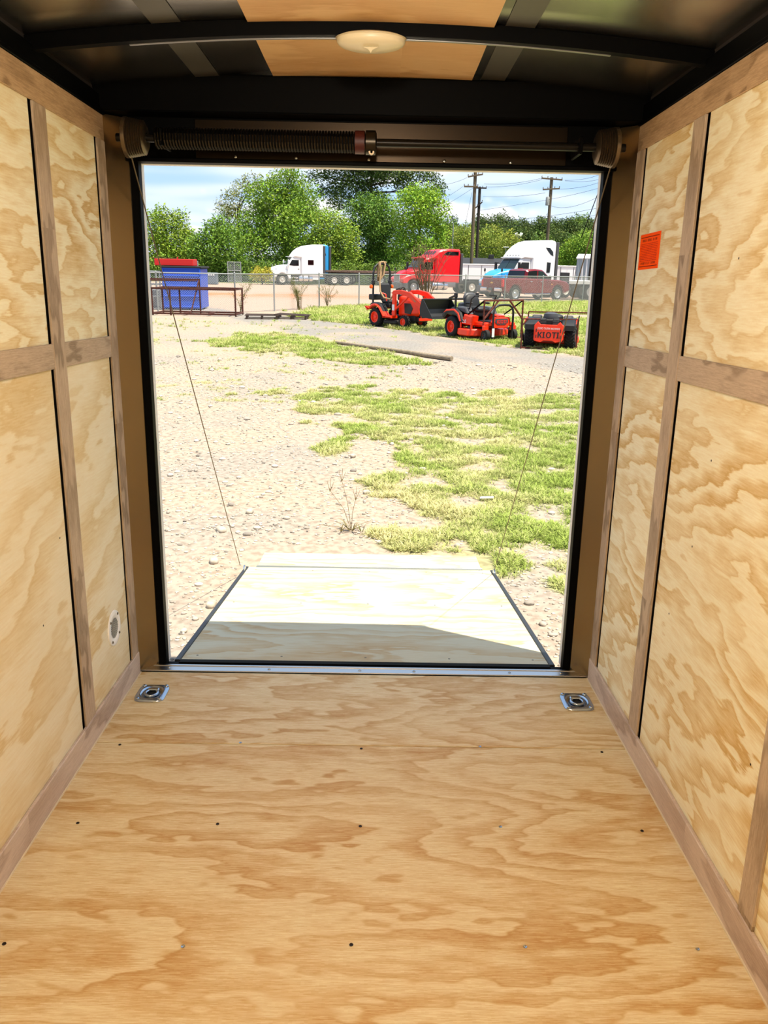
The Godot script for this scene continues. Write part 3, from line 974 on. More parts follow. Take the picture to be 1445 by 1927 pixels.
func ground_grid(s: SurfaceTool, x0: float, x1: float, z0: float, z1: float, d: float) -> void:
	var nx := int(round((x1 - x0) / d))
	var nz := int(round((z0 - z1) / d))
	var H := []
	for j in nz + 1:
		var r := PackedFloat32Array()
		for i in nx + 1: r.append(ground_height(x0 + d * i, z0 - d * j))
		H.append(r)
	var base := s.get_meta("n") as int if s.has_meta("n") else 0
	for j in nz + 1:
		for i in nx + 1:
			var x := x0 + d * i
			var z := z0 - d * j
			var ha: float = H[j][mini(i + 1, nx)] - H[j][maxi(i - 1, 0)]
			var hb: float = H[mini(j + 1, nz)][i] - H[maxi(j - 1, 0)][i]
			s.set_normal(Vector3(-ha / (2 * d), 1, hb / (2 * d)).normalized())
			s.set_uv(Vector2(x, z))
			s.set_color(ground_color(x, z))
			s.add_vertex(Vector3(x, H[j][i], z))
	for j in nz:
		for i in nx:
			var a := base + j * (nx + 1) + i
			for k in [a, a + nx + 1, a + 1, a + 1, a + nx + 1, a + nx + 2]: s.add_index(k)
	s.set_meta("n", base + (nx + 1) * (nz + 1))

func make_ground() -> void:
	var gm := mat("ground", Color.WHITE, 0.95)
	gm.vertex_color_use_as_albedo = true
	gm.metallic_specular = 0.2
	var n := noise(401, 0.045, 4)
	var t := NoiseTexture2D.new()
	t.width = 512; t.height = 512; t.seamless = true; t.noise = n
	var gr := Gradient.new()
	gr.set_color(0, Color(0.87, 0.86, 0.85)); gr.set_color(1, Color(1, 1, 1)); gr.set_offset(0, 0.22); gr.set_offset(1, 0.6)
	t.color_ramp = gr
	gm.albedo_texture = t
	gm.uv1_scale = Vector3(0.55, 0.55, 1)
	var h := NoiseTexture2D.new()
	h.width = 512; h.height = 512; h.seamless = true; h.noise = noise(402, 0.09, 3)
	gm.heightmap_enabled = true; gm.heightmap_texture = h; gm.heightmap_scale = 0.35
	var s := st()
	ground_grid(s, -8.0, 8.0, 3.0, -13.0, 0.1)
	ground_grid(s, -20.0, 26.0, -13.0, -37.0, 0.2)
	ground_grid(s, -62.0, -20.0, -13.0, -37.0, 3.0)
	ground_grid(s, 26.0, 68.0, -13.0, -37.0, 3.0)
	ground_grid(s, -64.0, -8.0, 7.0, -13.0, 2.0)
	ground_grid(s, 8.0, 68.0, 7.0, -13.0, 2.0)
	ground_grid(s, -8.0, 8.0, 15.0, 3.0, 2.0)
	ground_grid(s, -64.0, 68.0, -37.0, -81.0, 1.0)
	ground_grid(s, -240.0, 240.0, -81.0, -321.0, 12.0)
	struct("ground", s, gm)
	# loose stones on the bare ground
	var xs := []
	var cs := []
	for i in 26000:
		var z := -pow(rng.randf(), 1.6) * 13.0 - 0.3
		var hwid := 1.2 + 0.36 * (2.7 - z)
		var x := rr(-hwid, hwid)
		if absf(x) < 0.8 and z > -2.3: continue
		if grass_at(x, z) > 0.4 and rng.randf() < 0.7: continue
		var k := rr(0.003, 0.009) * (2.6 if rng.randf() < 0.03 else 1.0) * (1.0 + 0.05 * -z)
		xs.append(Transform3D(Basis.from_euler(Vector3(rr(0, 6), rr(0, 6), rr(0, 6))).scaled(Vector3(k * rr(0.8, 1.6), k * rr(0.5, 0.8), k)), v3(x, ground_height(x, z) + k * 0.3, z)))
		var q := rr(0.7, 1.6)
		cs.append(Color(0.34 * q, 0.30 * q, 0.25 * q) if rng.randf() < 0.82 else Color(0.19 * q, 0.165 * q, 0.14 * q))
	s = st()
	blob(s, Vector3.ZERO, Vector3.ONE, 6, 4)
	var pm := mat("pebbles", Color.WHITE, 0.9)
	pm.vertex_color_use_as_albedo = true
	many("gravel", s.commit(), pm, xs, cs)
	for q in [[-0.92, -3.0, 0.05], [-1.05, -2.55, 0.06], [-0.98, -1.95, 0.055], [-1.28, -1.3, 0.06], [-0.86, -1.28, 0.05], [-0.2, -4.9, 0.045], [-0.05, -3.6, 0.04], [1.17, -1.4, 0.055]]:
		s = st()
		blob(s, v3(0, 0.2 * q[2], 0), v3(q[2] * 0.8, q[2] * 0.42, q[2] * 0.55), 9, 6, 0.8)
		tag(obj("stone", s, speckle("stone", Color(0.60, 0.56, 0.50), Color(0.72, 0.68, 0.62), 0.9, 0.08), self, place(q[0], 0, q[1], q[2] * 90)), "pale loose stone lying on the sandy gravel beside the ramp", "stone", "larger stones by the ramp")
	# grass
	var blade := st()
	var r2 := RandomNumberGenerator.new()
	r2.seed = 5
	for i in 9:
		var a := r2.randf() * TAU
		var d := v3(cos(a), 0, sin(a))
		var w := v3(-d.z, 0, d.x) * 0.055
		var b0 := d * r2.randf() * 0.3
		var tip := b0 + d * r2.randf_range(0.5, 1.2) + v3(0, r2.randf_range(0.35, 0.95), 0)
		var mid := b0.lerp(tip, 0.5) + v3(0, 0.22, 0)
		for tri in [[b0 - w, b0 + w, mid + w * 0.8], [b0 - w, mid + w * 0.8, mid - w * 0.8], [mid - w * 0.8, mid + w * 0.8, tip]]:
			face(blade, tri, Vector3.UP)
	var bm := blade.commit()
	var gmat := mat("grass", Color.WHITE, 0.7)
	gmat.vertex_color_use_as_albedo = true
	gmat.metallic_specular = 0.2
	gmat.backlight_enabled = true; gmat.backlight = Color(0.7, 0.7, 0.7)
	for zone in [[-10.2, -0.9, 130000, 0.045, "grass"], [-20.5, -10.2, 50000, 0.07, "grass"], [-46.0, -20.5, 60000, 0.12, "grass"]]:
		xs = []
		cs = []
		for i in zone[2]:
			var z := rr(zone[0], zone[1])
			var hwid := 0.9 + 0.31 * (2.7 - z)
			var x := rr(-hwid, hwid)
			var g := grass_at(x, z)
			if g <= 0.02 or rng.randf() > g * (1.0 if g > 0.6 else 0.7): continue
			if x < 1.05 and absf(x) < 1.05 and z > -2.2 and x < 0.8: continue
			var k: float = zone[3] * rr(0.5, 1.3) * (0.55 + 0.6 * g)
			xs.append(Transform3D(Basis(Vector3.UP, rr(0, TAU)).scaled(Vector3(k, k * rr(0.6, 1.1), k)), v3(x, ground_height(x, z) - 0.004, z)))
			var q := rr(0.75, 1.25)
			var dry := clampf(0.36 - 0.9 * broad_noise.get_noise_2d(x * 3.0, z * 3.0) + rr(-0.3, 0.35) - (0.22 if z < -10.2 else 0.0), 0.0, 1.0)
			cs.append(Color(0.28 * q, 0.36 * q, 0.075 * q).lerp(Color(0.58 * q, 0.52 * q, 0.27 * q), dry))
		many(zone[4], bm, gmat, xs, cs)
	var sc := st()
	box(sc, v3(0, 0.02, 0), v3(0.11, 0.012, 0.04), 0.004, Basis(Vector3.BACK, 0.12))
	tag(obj("white_scrap", sc, mat("scrap_white", Color(0.85, 0.85, 0.82), 0.6), self, place(0.93, 0, -3.45, -0.3)), "small white scrap lying in the near grass right of the ramp", "litter")
	# a dry sprig by the ramp, a stick and the pole lying across the road's edge
	var sg := thing("grass_sprig", "thin dry grass sprig with seed heads growing just beyond the ramp", "plant", place(-0.16, 0, -2.62))
	var stx := mat("dry_stem", Color(0.42, 0.36, 0.20), 0.8)
	for q in [[-0.13, 0.30, 0.02], [-0.05, 0.36, -0.03], [0.05, 0.24, 0.02], [-0.2, 0.06, 0.06], [0.12, 0.05, 0.05], [0.16, 0.07, -0.02], [-0.1, 0.05, -0.05]]:
		var sm := st()
		tube(sm, V([0.02, 0, 0, q[0] * 0.35 + 0.01, q[1] * 0.55, q[2] * 0.5, q[0], q[1], q[2]]), 0.0022, 5, 0.0012)
		obj("stem", sm, stx, sg)
		if q[1] > 0.2:
			sm = st()
			for e in [[-0.02, 0.07], [0.006, 0.085], [0.028, 0.06]]:
				tube(sm, V([q[0], q[1] - 0.01, q[2], q[0] + e[0], q[1] + e[1], q[2]]), 0.0022, 5, 0.001)
			obj("seed_head", sm, stx, sg)
	many("leaf_tuft", bm, gmat, [place(0.02, 0, 0).scaled_local(Vector3.ONE * 0.09), place(0.09, 0, 0.02, 1.0).scaled_local(Vector3.ONE * 0.07), place(-0.05, 0, 0.02, 2.0).scaled_local(Vector3.ONE * 0.06)], [Color(0.22, 0.19, 0.08), Color(0.16, 0.17, 0.05), Color(0.24, 0.2, 0.09)], sg)
	s = st()
	tube(s, V([-0.98, 0.035, -16.55, -0.2, 0.037, -15.6, 0.66, 0.042, -14.55, 1.05, 0.046, -13.9, 1.50, 0.05, -13.35]), 0.036, 10, 0.05)
	tag(obj("fallen_pole", s, speckle("grey_log", Color(0.46, 0.41, 0.34), Color(0.60, 0.54, 0.45), 0.9, 0.05)), "weathered grey wooden pole lying along the near edge of the grey road", "pole")

# ---------------------------------------------------------------- fence, frames, boxes
func make_fence() -> void:
	var pts := [Vector2(-13.0, -26.9), Vector2(-8.2, -27.8), Vector2(-5.35, -28.0), Vector2(-4.10, -29.6), Vector2(-2.58, -33.0), Vector2(-0.9, -35.0), Vector2(1.96, -37.8), Vector2(4.4, -39.2), Vector2(6.6, -40.4), Vector2(8.96, -42.4), Vector2(11.84, -45.0), Vector2(15, -47.6)]
	var fe := thing("chain_link_fence", "galvanised chain-link fence crossing the yard behind the orange machines", "fence", place(pts[0].x, 0, pts[0].y))
	var o := v3(pts[0].x, 0, pts[0].y)
	var gal := mat("galvanised", Color(0.60, 0.61, 0.60), 0.5, 0.5)
	var hf := 1.40
	var wire := mat("wire", Color(0.72, 0.73, 0.73), 0.5, 0.2)
	for i in pts.size():
		var p: Vector3 = v3(pts[i].x, 0, pts[i].y) - o
		t1("post", [p.x, -0.05, p.z, p.x, hf + 0.03, p.z], 0.03, gal, fe, 8)
		var c := st()
		blob(c, p + v3(0, hf + 0.04, 0), v3(0.036, 0.03, 0.036), 8, 5)
		obj("post_cap", c, gal, fe)
		if i == pts.size() - 1: break
		var q: Vector3 = v3(pts[i + 1].x, 0, pts[i + 1].y) - o
		t1("top_rail", [p.x, hf, p.z, q.x, hf, q.z], 0.021, gal, fe, 8)
		var len := p.distance_to(q)
		var d := (q - p) / len
		var s := st()
		var cell := 0.085
		var h2 := hf - 0.06
		var k := -h2
		while k < len:
			for sl in [1.0, -1.0]:
				var a0 := k
				var a1 := k + h2
				var y0 := 0.04
				var y1 := 0.04 + h2
				if a0 < 0: y0 -= a0; a0 = 0
				if a1 > len: y1 -= (a1 - len); a1 = len
				if a1 - a0 > 0.02:
					var A: Vector3 = p + d * a0 + v3(0, y0 if sl > 0 else h2 + 0.08 - y0, 0)
					var B: Vector3 = p + d * a1 + v3(0, y1 if sl > 0 else h2 + 0.08 - y1, 0)
					var nn := d.cross(Vector3.UP)
					var e := (B - A).normalized().cross(nn) * 0.0026
					face(s, [A - e, A + e, B + e, B - e], -nn)
					face(s, [A - e - nn * 0.003, A + e - nn * 0.003, B + e - nn * 0.003, B - e - nn * 0.003], nn)
			k += cell
		var mo := obj("wire_mesh", s, wire, fe)
		mo.set_meta("kind", "stuff")
	# weeds climbing on it
	for q in [[-5.05, -27.6, 1.15, "tall leggy weed on the fence post left of the pallets", 5], [-3.25, -31.0, 1.25, "leafy weed climbing the fence right of the pallets", 11], [-2.2, -33.0, 0.95, "twiggy weed at the fence behind the orange tractor", 7]]:
		var w := thing("fence_weed", q[3], "weed", place(q[0], 0, q[1] + 0.15))
		var xs := []
		var cs := []
		for i in q[4]:
			var tip := v3(rr(-0.5, 0.5), q[2] * rr(0.6, 1.05), rr(-0.2, 0.2))
			var s2 := st()
			var mid := v3(tip.x * 0.3, tip.y * 0.6, tip.z * 0.4)
			tube(s2, PackedVector3Array([v3(rr(-0.1, 0.1), 0, 0), mid, tip]), 0.012, 5, 0.005)
			obj("stem", s2, mat("dry_stem"), w)
			for k in 16:
				var t := rr(0.3, 1.0)
				var c := (mid * 2.0 * t if t < 0.5 else mid.lerp(tip, t * 2.0 - 1.0)) + v3(rr(-0.09, 0.09), rr(-0.07, 0.07), rr(-0.07, 0.07))
				xs.append(Transform3D(Basis.from_euler(v3(rr(-1, 1), rr(0, 6), rr(-1, 1))).scaled(Vector3.ONE * rr(0.05, 0.10)), c))
				cs.append(Color(0.13, 0.17, 0.04).lerp(Color(0.3, 0.24, 0.08), rng.randf() * 0.6))
		many("leaves", leaf_mesh(), mats["leaf"], xs, cs, w)
	var bs := thing("bare_shrub", "bare twiggy grey shrub at the fence in front of the red truck", "shrub", place(2.35, 0, -37.2))
	var sb := st()
	var sb2 := st()
	for i in 26:
		var a := rr(0, TAU)
		var sp := rr(0.15, 0.95)
		var hh := rr(1.6, 3.1)
		var lean := -0.35 if sp < 0.5 else 0.25
		var P := V([cos(a) * 0.06, 0, sin(a) * 0.06, cos(a) * sp * 0.5 + 0.1 * lean, hh * 0.4, sin(a) * 0.3, cos(a) * sp + lean * 0.5, hh * 0.75, sin(a) * 0.5, cos(a) * sp * 1.25 + lean * 1.2, hh, sin(a) * 0.55])
		tube(sb, P, 0.022, 5, 0.006)
		for k in 7:
			var t := rr(1.0, 2.9)
			var b := P[int(t)].lerp(P[int(t) + 1], t - floorf(t))
			var e := b + v3(rr(-0.5, 0.5), rr(0.1, 0.7), rr(-0.3, 0.3))
			tube(sb2, PackedVector3Array([b, b.lerp(e, 0.5) + v3(0, 0.06, 0), e]), 0.008, 4, 0.004)
	obj("branches", sb, mat("twig", Color(0.40, 0.33, 0.24), 0.9), bs)
	obj("twigs", sb2, mats["twig"], bs)

var leaf_cache: Mesh
func leaf_mesh() -> Mesh:            # a small spray of pointed leaves about one unit across
	if leaf_cache: return leaf_cache
	var s := st()
	var r := RandomNumberGenerator.new()
	r.seed = 77
	for i in 9:
		var c := v3(r.randf_range(-0.75, 0.75), r.randf_range(-0.6, 0.6), r.randf_range(-0.75, 0.75))
		var bs := Basis.from_euler(v3(r.randf_range(-0.9, 0.9), r.randf() * TAU, r.randf_range(-0.9, 0.9)))
		var l := r.randf_range(0.38, 0.6)
		var w := l * 0.42
		var A := c - bs.x * l * 0.5
		var B := c + bs.x * l * 0.5
		var C := c + bs.z * w * 0.5 + bs.y * 0.06
		var D := c - bs.z * w * 0.5 + bs.y * 0.06
		face(s, [A, C, B], Vector3.UP)
		face(s, [A, B, D], Vector3.UP)
	leaf_cache = s.commit()
	var m := mat("leaf", Color.WHITE, 0.55)
	m.vertex_color_use_as_albedo = true
	m.metallic_specular = 0.3
	m.backlight_enabled = true; m.backlight = Color(0.5, 0.5, 0.5)
	return leaf_cache

func make_left_yard() -> void:
	var rust := speckle("rust", Color(0.20, 0.085, 0.045), Color(0.34, 0.15, 0.08), 0.85, 0.05, 1.0)
	# blue steel container behind the fence
	var bl := mat("blue_paint", Color(0.0, 0.28, 0.72), 0.45)
	var bx := thing("blue_container", "large ribbed blue steel container standing behind the fence at far left", "container", place(-7.62, 0, -29.3, 0.05))
	b1("body", v3(0, 0.80, -0.9), v3(1.42, 1.50, 1.9), bl, bx, 0.02)
	for y in [0.12, 0.52, 0.90, 1.28, 1.55]: b1("rib", v3(0, y, 0.06), v3(1.46, 0.06, 0.05), bl, bx, 0.012)
	for x in [-0.71, 0.71]: b1("corner_rib", v3(x, 0.8, 0.06), v3(0.06, 1.52, 0.05), bl, bx, 0.012)
	b1("lid", v3(0, 1.60, -0.9), v3(1.56, 0.08, 2.0), mat("black_rubber"), bx, 0.02)
	for x in [-0.5, 0.5]: b1("skid", v3(x, 0.03, -0.9), v3(0.12, 0.07, 1.8), mat("black_steel"), bx, 0.01)
	var rd := thing("red_tray", "shallow red steel tray lying on top of the blue container", "tray", place(-7.95, 1.645, -29.9, 0.05))
	var rp := mat("red_steel", Color(0.75, 0.07, 0.04), 0.5)
	b1("base", v3(0, 0.02, 0), v3(1.45, 0.04, 0.9), rp, rd, 0.01)
	for z in [-0.45, 0.45]: b1("side", v3(0, 0.13, z), v3(1.45, 0.24, 0.04), rp, rd, 0.012)
	for x in [-0.72, 0.72]: b1("end", v3(x, 0.13, 0), v3(0.04, 0.24, 0.9), rp, rd, 0.012)
	t1("rod", [-0.9, 0.28, 0.2, 0.1, 0.27, 0.25], 0.012, rust, rd)
	b1("lug", v3(0.15, 0.28, 0.45), v3(0.05, 0.1, 0.03), rp, rd, 0.01)
	var ga := thing("grey_cage", "grey steel cage partly hidden left of the blue container", "cage", place(-8.75, 0, -29.0))
	var gy := mat("grey_steel", Color(0.50, 0.51, 0.52), 0.5, 0.4)
	for x in [-0.35, 0.0, 0.36]:
		for z in [0.0, -0.8]: b1("upright", v3(x, 0.72, z), v3(0.05, 1.44, 0.05), gy, ga, 0.008)
	for y in [0.05, 0.5, 0.95, 1.42]:
		for z in [0.0, -0.8]: b1("rail", v3(0, y, z), v3(0.76, 0.05, 0.05), gy, ga, 0.008)
	b1("sheet", v3(0.05, 0.42, -0.4), v3(0.62, 0.66, 0.5), gy, ga, 0.02)
	# rusty frames
	var f1 := thing("rusty_frame", "long low rusted steel box frame standing in front of the fence", "frame", place(-6.4, 0, -25.75, -0.03))
	for z in [0.0, -1.25]:
		b1("bottom_bar", v3(0, 0.07, z), v3(2.95, 0.06, 0.05), rust, f1, 0.008)
		b1("top_bar", v3(0, 0.91, z), v3(2.95, 0.07, 0.05), rust, f1, 0.008)
		for x in [-1.45, -0.82, 1.45]: b1("upright", v3(x, 0.47, z), v3(0.055, 0.92, 0.05), rust, f1, 0.008)
	for x in [-1.45, -0.4, 0.45, 1.45]:
		b1("cross_bar", v3(x, 0.07, -0.625), v3(0.05, 0.05, 1.2), rust, f1, 0.008)
	for x in [-1.45, 1.45]: b1("cross_bar", v3(x, 0.91, -0.625), v3(0.05, 0.05, 1.2), rust, f1, 0.008)
	var f2 := thing("rusty_frame", "taller rusted steel frame with a leaning leg behind the low box frame", "frame", place(-7.75, 0, -27.38, 0.0))
	b1("top_bar", v3(0, 1.19, 0), v3(2.5, 0.05, 0.05), rust, f2, 0.008)
	b1("top_bar", v3(0, 1.15, 0.45), v3(2.5, 0.04, 0.04), rust, f2, 0.008)
	for e in [[1.24, 0.0, 1.20, 1.22], [-1.1, 0.0, -1.1, 1.2]]: b1("upright", v3((e[0] + e[2]) / 2, e[3] / 2, 0), v3(0.05, e[3], 0.05), rust, f2, 0.008)
	var lg := st()
	bar(lg, v3(1.22, 1.18, 0.03), v3(1.05, 0.0, 0.9), 0.04, 0.04, 0.006)
	obj("leaning_leg", lg, rust, f2)
	# pallets flattened on the ground
	var pw := speckle("old_board", Color(0.15, 0.10, 0.075), Color(0.25, 0.18, 0.135), 0.9, 0.06)
	for q in [[-3.95, -25.1, 0.10, 0.0, "broken dark pallet lying flat, left of the pair in front of the fence"], [-2.93, -25.35, -0.12, 0.07, "broken dark pallet lying flat, right of the pair in front of the fence"]]:
		var pl := thing("pallet", q[4], "pallet", place(q[0], 0.02, q[1], q[2]), "pallets by the fence")
		for x in [-0.5, 0.0, 0.5]: b1("stringer", v3(x, 0.05, 0), v3(0.05, 0.09, 0.9), pw, pl, 0.004, Basis(Vector3.UP, q[3]))
		for z in [-0.4, -0.2, 0.0, 0.2, 0.4]: b1("board", v3(0, 0.105 + q[3] * 0.2, z), v3(1.12, 0.02, 0.10), pw, pl, 0.004, Basis(Vector3.BACK, -q[3] * 0.4))
		for z in [-0.4, 0.4]: b1("board", v3(0, 0.0, z), v3(1.12, 0.02, 0.10), pw, pl, 0.004)
	# far left: gates, concrete blocks, grey cabinet
	for q in [[-17.5, -72.0, 2.4, "grey chain-link gate panel beyond the lot, behind the concrete block"], [-13.4, -74.0, 1.2, "narrow chain-link gate panel beyond the lot, beside the yellowish bush"]]:
		var gt := thing("chain_link_gate", q[3], "gate", place(q[0], 0, q[1]), "far gates")
		for x in [-q[2] / 2, 0.0, q[2] / 2]: t1("post", [x, 0, 0, x, 1.9, 0], 0.045, mats["galvanised"], gt, 6)
		for y in [0.15, 1.1, 1.85]: t1("rail", [-q[2] / 2, y, 0, q[2] / 2, y, 0], 0.035, mats["galvanised"], gt, 6)
		var s := st()
		var k := -1.7
		while k < q[2]:
			for sl in [0, 1]:
				var a := clampf(k, 0, q[2])
				var b := clampf(k + 1.7, 0, q[2])
				var ya := 0.15 + a - k
				var yb := 0.15 + b - k
				if sl: ya = 2.0 - ya; yb = 2.0 - yb
				if b - a > 0.05: tube(s, V([a - q[2] / 2, ya, 0, b - q[2] / 2, yb, 0]), 0.010, 3, -1, false)
			k += 0.16
		var mo := obj("wire_mesh", s, mats["wire"], gt)
		mo.set_meta("kind", "stuff")
	var con := speckle("concrete", Color(0.42, 0.42, 0.41), Color(0.54, 0.53, 0.52), 0.9, 0.04)
	var c1 := b1("concrete_block", v3(-16.3, 0.42, -68.0), v3(2.7, 0.84, 0.9), con, self, 0.05)
	tag(c1, "long pale concrete block on the lot right of the blue container", "concrete block")
	var c2 := thing("grey_cabinet", "small grey metal cabinet on the lot beside the long concrete block", "cabinet", place(-14.15, 0, -67.5))
	b1("body", v3(0, 0.48, 0), v3(0.9, 0.96, 0.7), mat("cabinet_grey", Color(0.40, 0.44, 0.47), 0.5), c2, 0.03)
	b1("door", v3(0, 0.46, 0.36), v3(0.78, 0.8, 0.03), mats["cabinet_grey"], c2, 0.01)
	for x in [-0.2, 0.0, 0.2]: b1("label_plate", v3(x, 0.78, 0.385), v3(0.13, 0.12, 0.01), mat("white_alu"), c2, 0.002)
	var c3 := thing("rubble_pile", "low heap of dark rubble beside the blue container, behind the fence", "rubble", place(-11.5, 0, -47.0))
	var rs := st()
	for i in 14: blob(rs, v3(rr(-0.6, 0.9), rr(0.05, 0.3), rr(-0.4, 0.4)), v3(rr(0.15, 0.4), rr(0.1, 0.3), rr(0.15, 0.3)), 7, 5, 0.8)
	obj("rubble", rs, speckle("rubble_mat", Color(0.14, 0.12, 0.10), Color(0.3, 0.27, 0.24), 0.95), c3).set_meta("kind", "stuff")

# ---------------------------------------------------------------- trees, poles, hill
# name, label, z, leaf colour, spray size, density, crown clumps (x, y, half width, half height)
var TREES := [
	["broadleaf_tree", "bright green bushy tree at the far left, above the red tray", -82, Color(0.115, 0.17, 0.03), 0.5, 1, [-22.97, 4.93, 1.6, 1.52, -21.16, 3.95, 1.77, 2.15, -22.6, 2.5, 2.04, 1.76, -19.89, 2.85, 1.61, 2.17, -21.77, 6.2, 0.69, 0.75, -20.14, 5.88, 0.69, 0.75, -21.02, 1.91, 2.16, 1.14]],
	["broadleaf_tree", "dense dark green rounded tree between the far-left tree and the olive tree", -80, Color(0.07, 0.125, 0.025), 0.5, 1.05, [-16.05, 4.38, 1.36, 1.29, -16.8, 2.73, 1.89, 1.92, -14.85, 2.92, 1.68, 2.22, -15.64, 5.47, 0.73, 0.59, -17.83, 3.21, 0.84, 1.3, -16.06, 1.74, 2.37, 1.11]],
	["olive_tree", "thin-leaved olive grey tree standing behind the left of the tall central tree", -95, Color(0.12, 0.13, 0.065), 0.42, 0.42, [-16.99, 8.18, 1.22, 1.61, -15.9, 9.73, 1.21, 1.25, -14.66, 10.49, 1.21, 0.79, -17.81, 7.42, 1.1, 0.81, -16.32, 6.47, 1.6, 1.63, -18.51, 8.26, 0.49, 0.34]],
	["broadleaf_tree", "largest leafy green tree, standing behind the white truck", -86, Color(0.095, 0.155, 0.028), 0.52, 1, [-10.28, 9.75, 1.87, 1.23, -11.8, 8.33, 2.1, 1.77, -8.55, 7.88, 2.22, 2.19, -10.62, 6.64, 3.06, 2.37, -13.28, 5.01, 2.01, 2.24, -8.42, 4.84, 2.91, 2.67, -11.25, 3.19, 3.72, 2.27, -7.03, 2.73, 2.26, 1.84, -9.28, 10.79, 0.77, 0.46]],
	["broadleaf_tree", "lower pale green tree right behind the blue truck cab", -83, Color(0.12, 0.175, 0.035), 0.5, 0.95, [-4.88, 5.41, 1.62, 1.33, -3.63, 3.9, 1.52, 1.97, -5.26, 3.35, 2.07, 2.08, -5.8, 6.21, 0.97, 0.71, -4.06, 2.13, 1.97, 1.26]],
	["pine_tree", "very tall dark pine whose clumped crown is cut off by the door header", -108, Color(0.048, 0.072, 0.028), 0.6, 0.9, [-8.03, 12.64, 1.37, 0.57, -5.28, 12.82, 2.33, 0.89, -1.85, 12.44, 3.02, 1.02, -3.9, 11.12, 2.48, 1.03, -6.66, 10.75, 1.65, 0.84, 1.44, 12.89, 2.47, 0.89, 4.87, 12.95, 2.33, 0.76, 7.26, 11.4, 1.1, 1.03, -4.93, 9.49, 1.66, 0.78, -0.5, 13.8, 3.76, 0.76, 3.32, 11.58, 1.79, 0.7, 5.77, 10.47, 1.38, 0.65, -1.88, 14.9, 4.77, 1.01, -6.99, 14.3, 2.46, 0.63, 4.41, 14.4, 2.73, 0.63, -1.13, 10.21, 1.8, 0.77, -3.94, 16.3, 3.39, 1, 1.15, 16.71, 3.39, 1.12]],
	["broadleaf_tree", "dark green broad tree between the pine and the yellow-green tree", -89, Color(0.06, 0.11, 0.025), 0.5, 1.05, [-0.92, 8.02, 1.84, 1.08, -1.77, 6.71, 2.08, 2.07, 0.03, 6.31, 1.85, 2.3, -1.45, 4.09, 2.44, 2.33, 0.75, 4.58, 1.86, 2.33, -0.55, 2.34, 2.69, 1.46]],
	["broadleaf_tree", "bright yellow-green tree behind the red truck", -84, Color(0.115, 0.19, 0.03), 0.5, 1, [3.99, 8.58, 1.84, 1.01, 3.05, 7.15, 1.96, 1.85, 5.39, 7.19, 1.41, 1.85, 4.21, 5.22, 2.52, 2.19, 3.61, 3.23, 2.76, 1.69, 6.21, 4.53, 0.88, 1.57]],
	["willow_tree", "soft pale willow tree behind the pair of utility poles", -122, Color(0.13, 0.16, 0.045), 0.5, 1, [11.61, 5.63, 1.58, 1.65, 12.99, 6.55, 1.26, 1.19, 12.17, 3.91, 1.91, 1.67]],
	["willow_tree", "soft pale willow tree just left of the white-roofed truck", -125, Color(0.13, 0.16, 0.045), 0.5, 1, [16.97, 6.12, 1.94, 1.69, 15.41, 5.02, 1.95, 1.7, 17.88, 4.45, 2.11, 1.39]],
	["willow_tree", "small pale willow tree above the hood of the white-roofed truck", -120, Color(0.14, 0.165, 0.045), 0.5, 1, [18.91, 5.49, 1.4, 1.18, 19.53, 4.39, 1.72, 1.34]],
	["broadleaf_tree", "small bright tree right behind the grey shed, nearer its door", -98, Color(0.11, 0.17, 0.03), 0.45, 1, [23.4, 4.18, 1.28, 1.1, 22.19, 3.31, 1.16, 0.86, 22.99, 2.96, 1.42, 0.86]],
	["broadleaf_tree", "small bright tree behind the right end of the grey shed", -96, Color(0.1, 0.16, 0.03), 0.45, 1, [24.54, 4.53, 1.26, 1.55, 24.04, 3.14, 1.39, 1.08, 25.52, 3.47, 1.39, 1.56]],
	["yellow_bush", "low yellowish bush left of the white truck's bumper", -70, Color(0.2, 0.19, 0.04), 0.3, 1, [-10.33, 1.06, 0.6, 0.49, -10.71, 0.7, 0.56, 0.4, -9.87, 0.76, 0.51, 0.4]],
]

func add_leaves(c: Vector3, r: Vector3, n: int, size: float, col: Color, xs: Array, cs: Array) -> void:
	for i in n:
		var d := v3(rng.randfn(), rng.randfn(), rng.randfn()).normalized()
		var q := pow(rng.randf(), 0.45)
		var p := c + d * r * lerpf(0.35, 1.08, q)
		var k := size * rr(0.7, 1.35)
		xs.append(Transform3D(Basis.from_euler(v3(rr(-0.7, 0.7), rr(0, TAU), rr(-0.7, 0.7))).scaled(Vector3.ONE * k), p))
		var b := rr(0.7, 1.3)
		cs.append(Color(col.r * b * rr(1.7, 2.4), col.g * b * 2.0, col.b * b * rr(0.8, 1.6)))

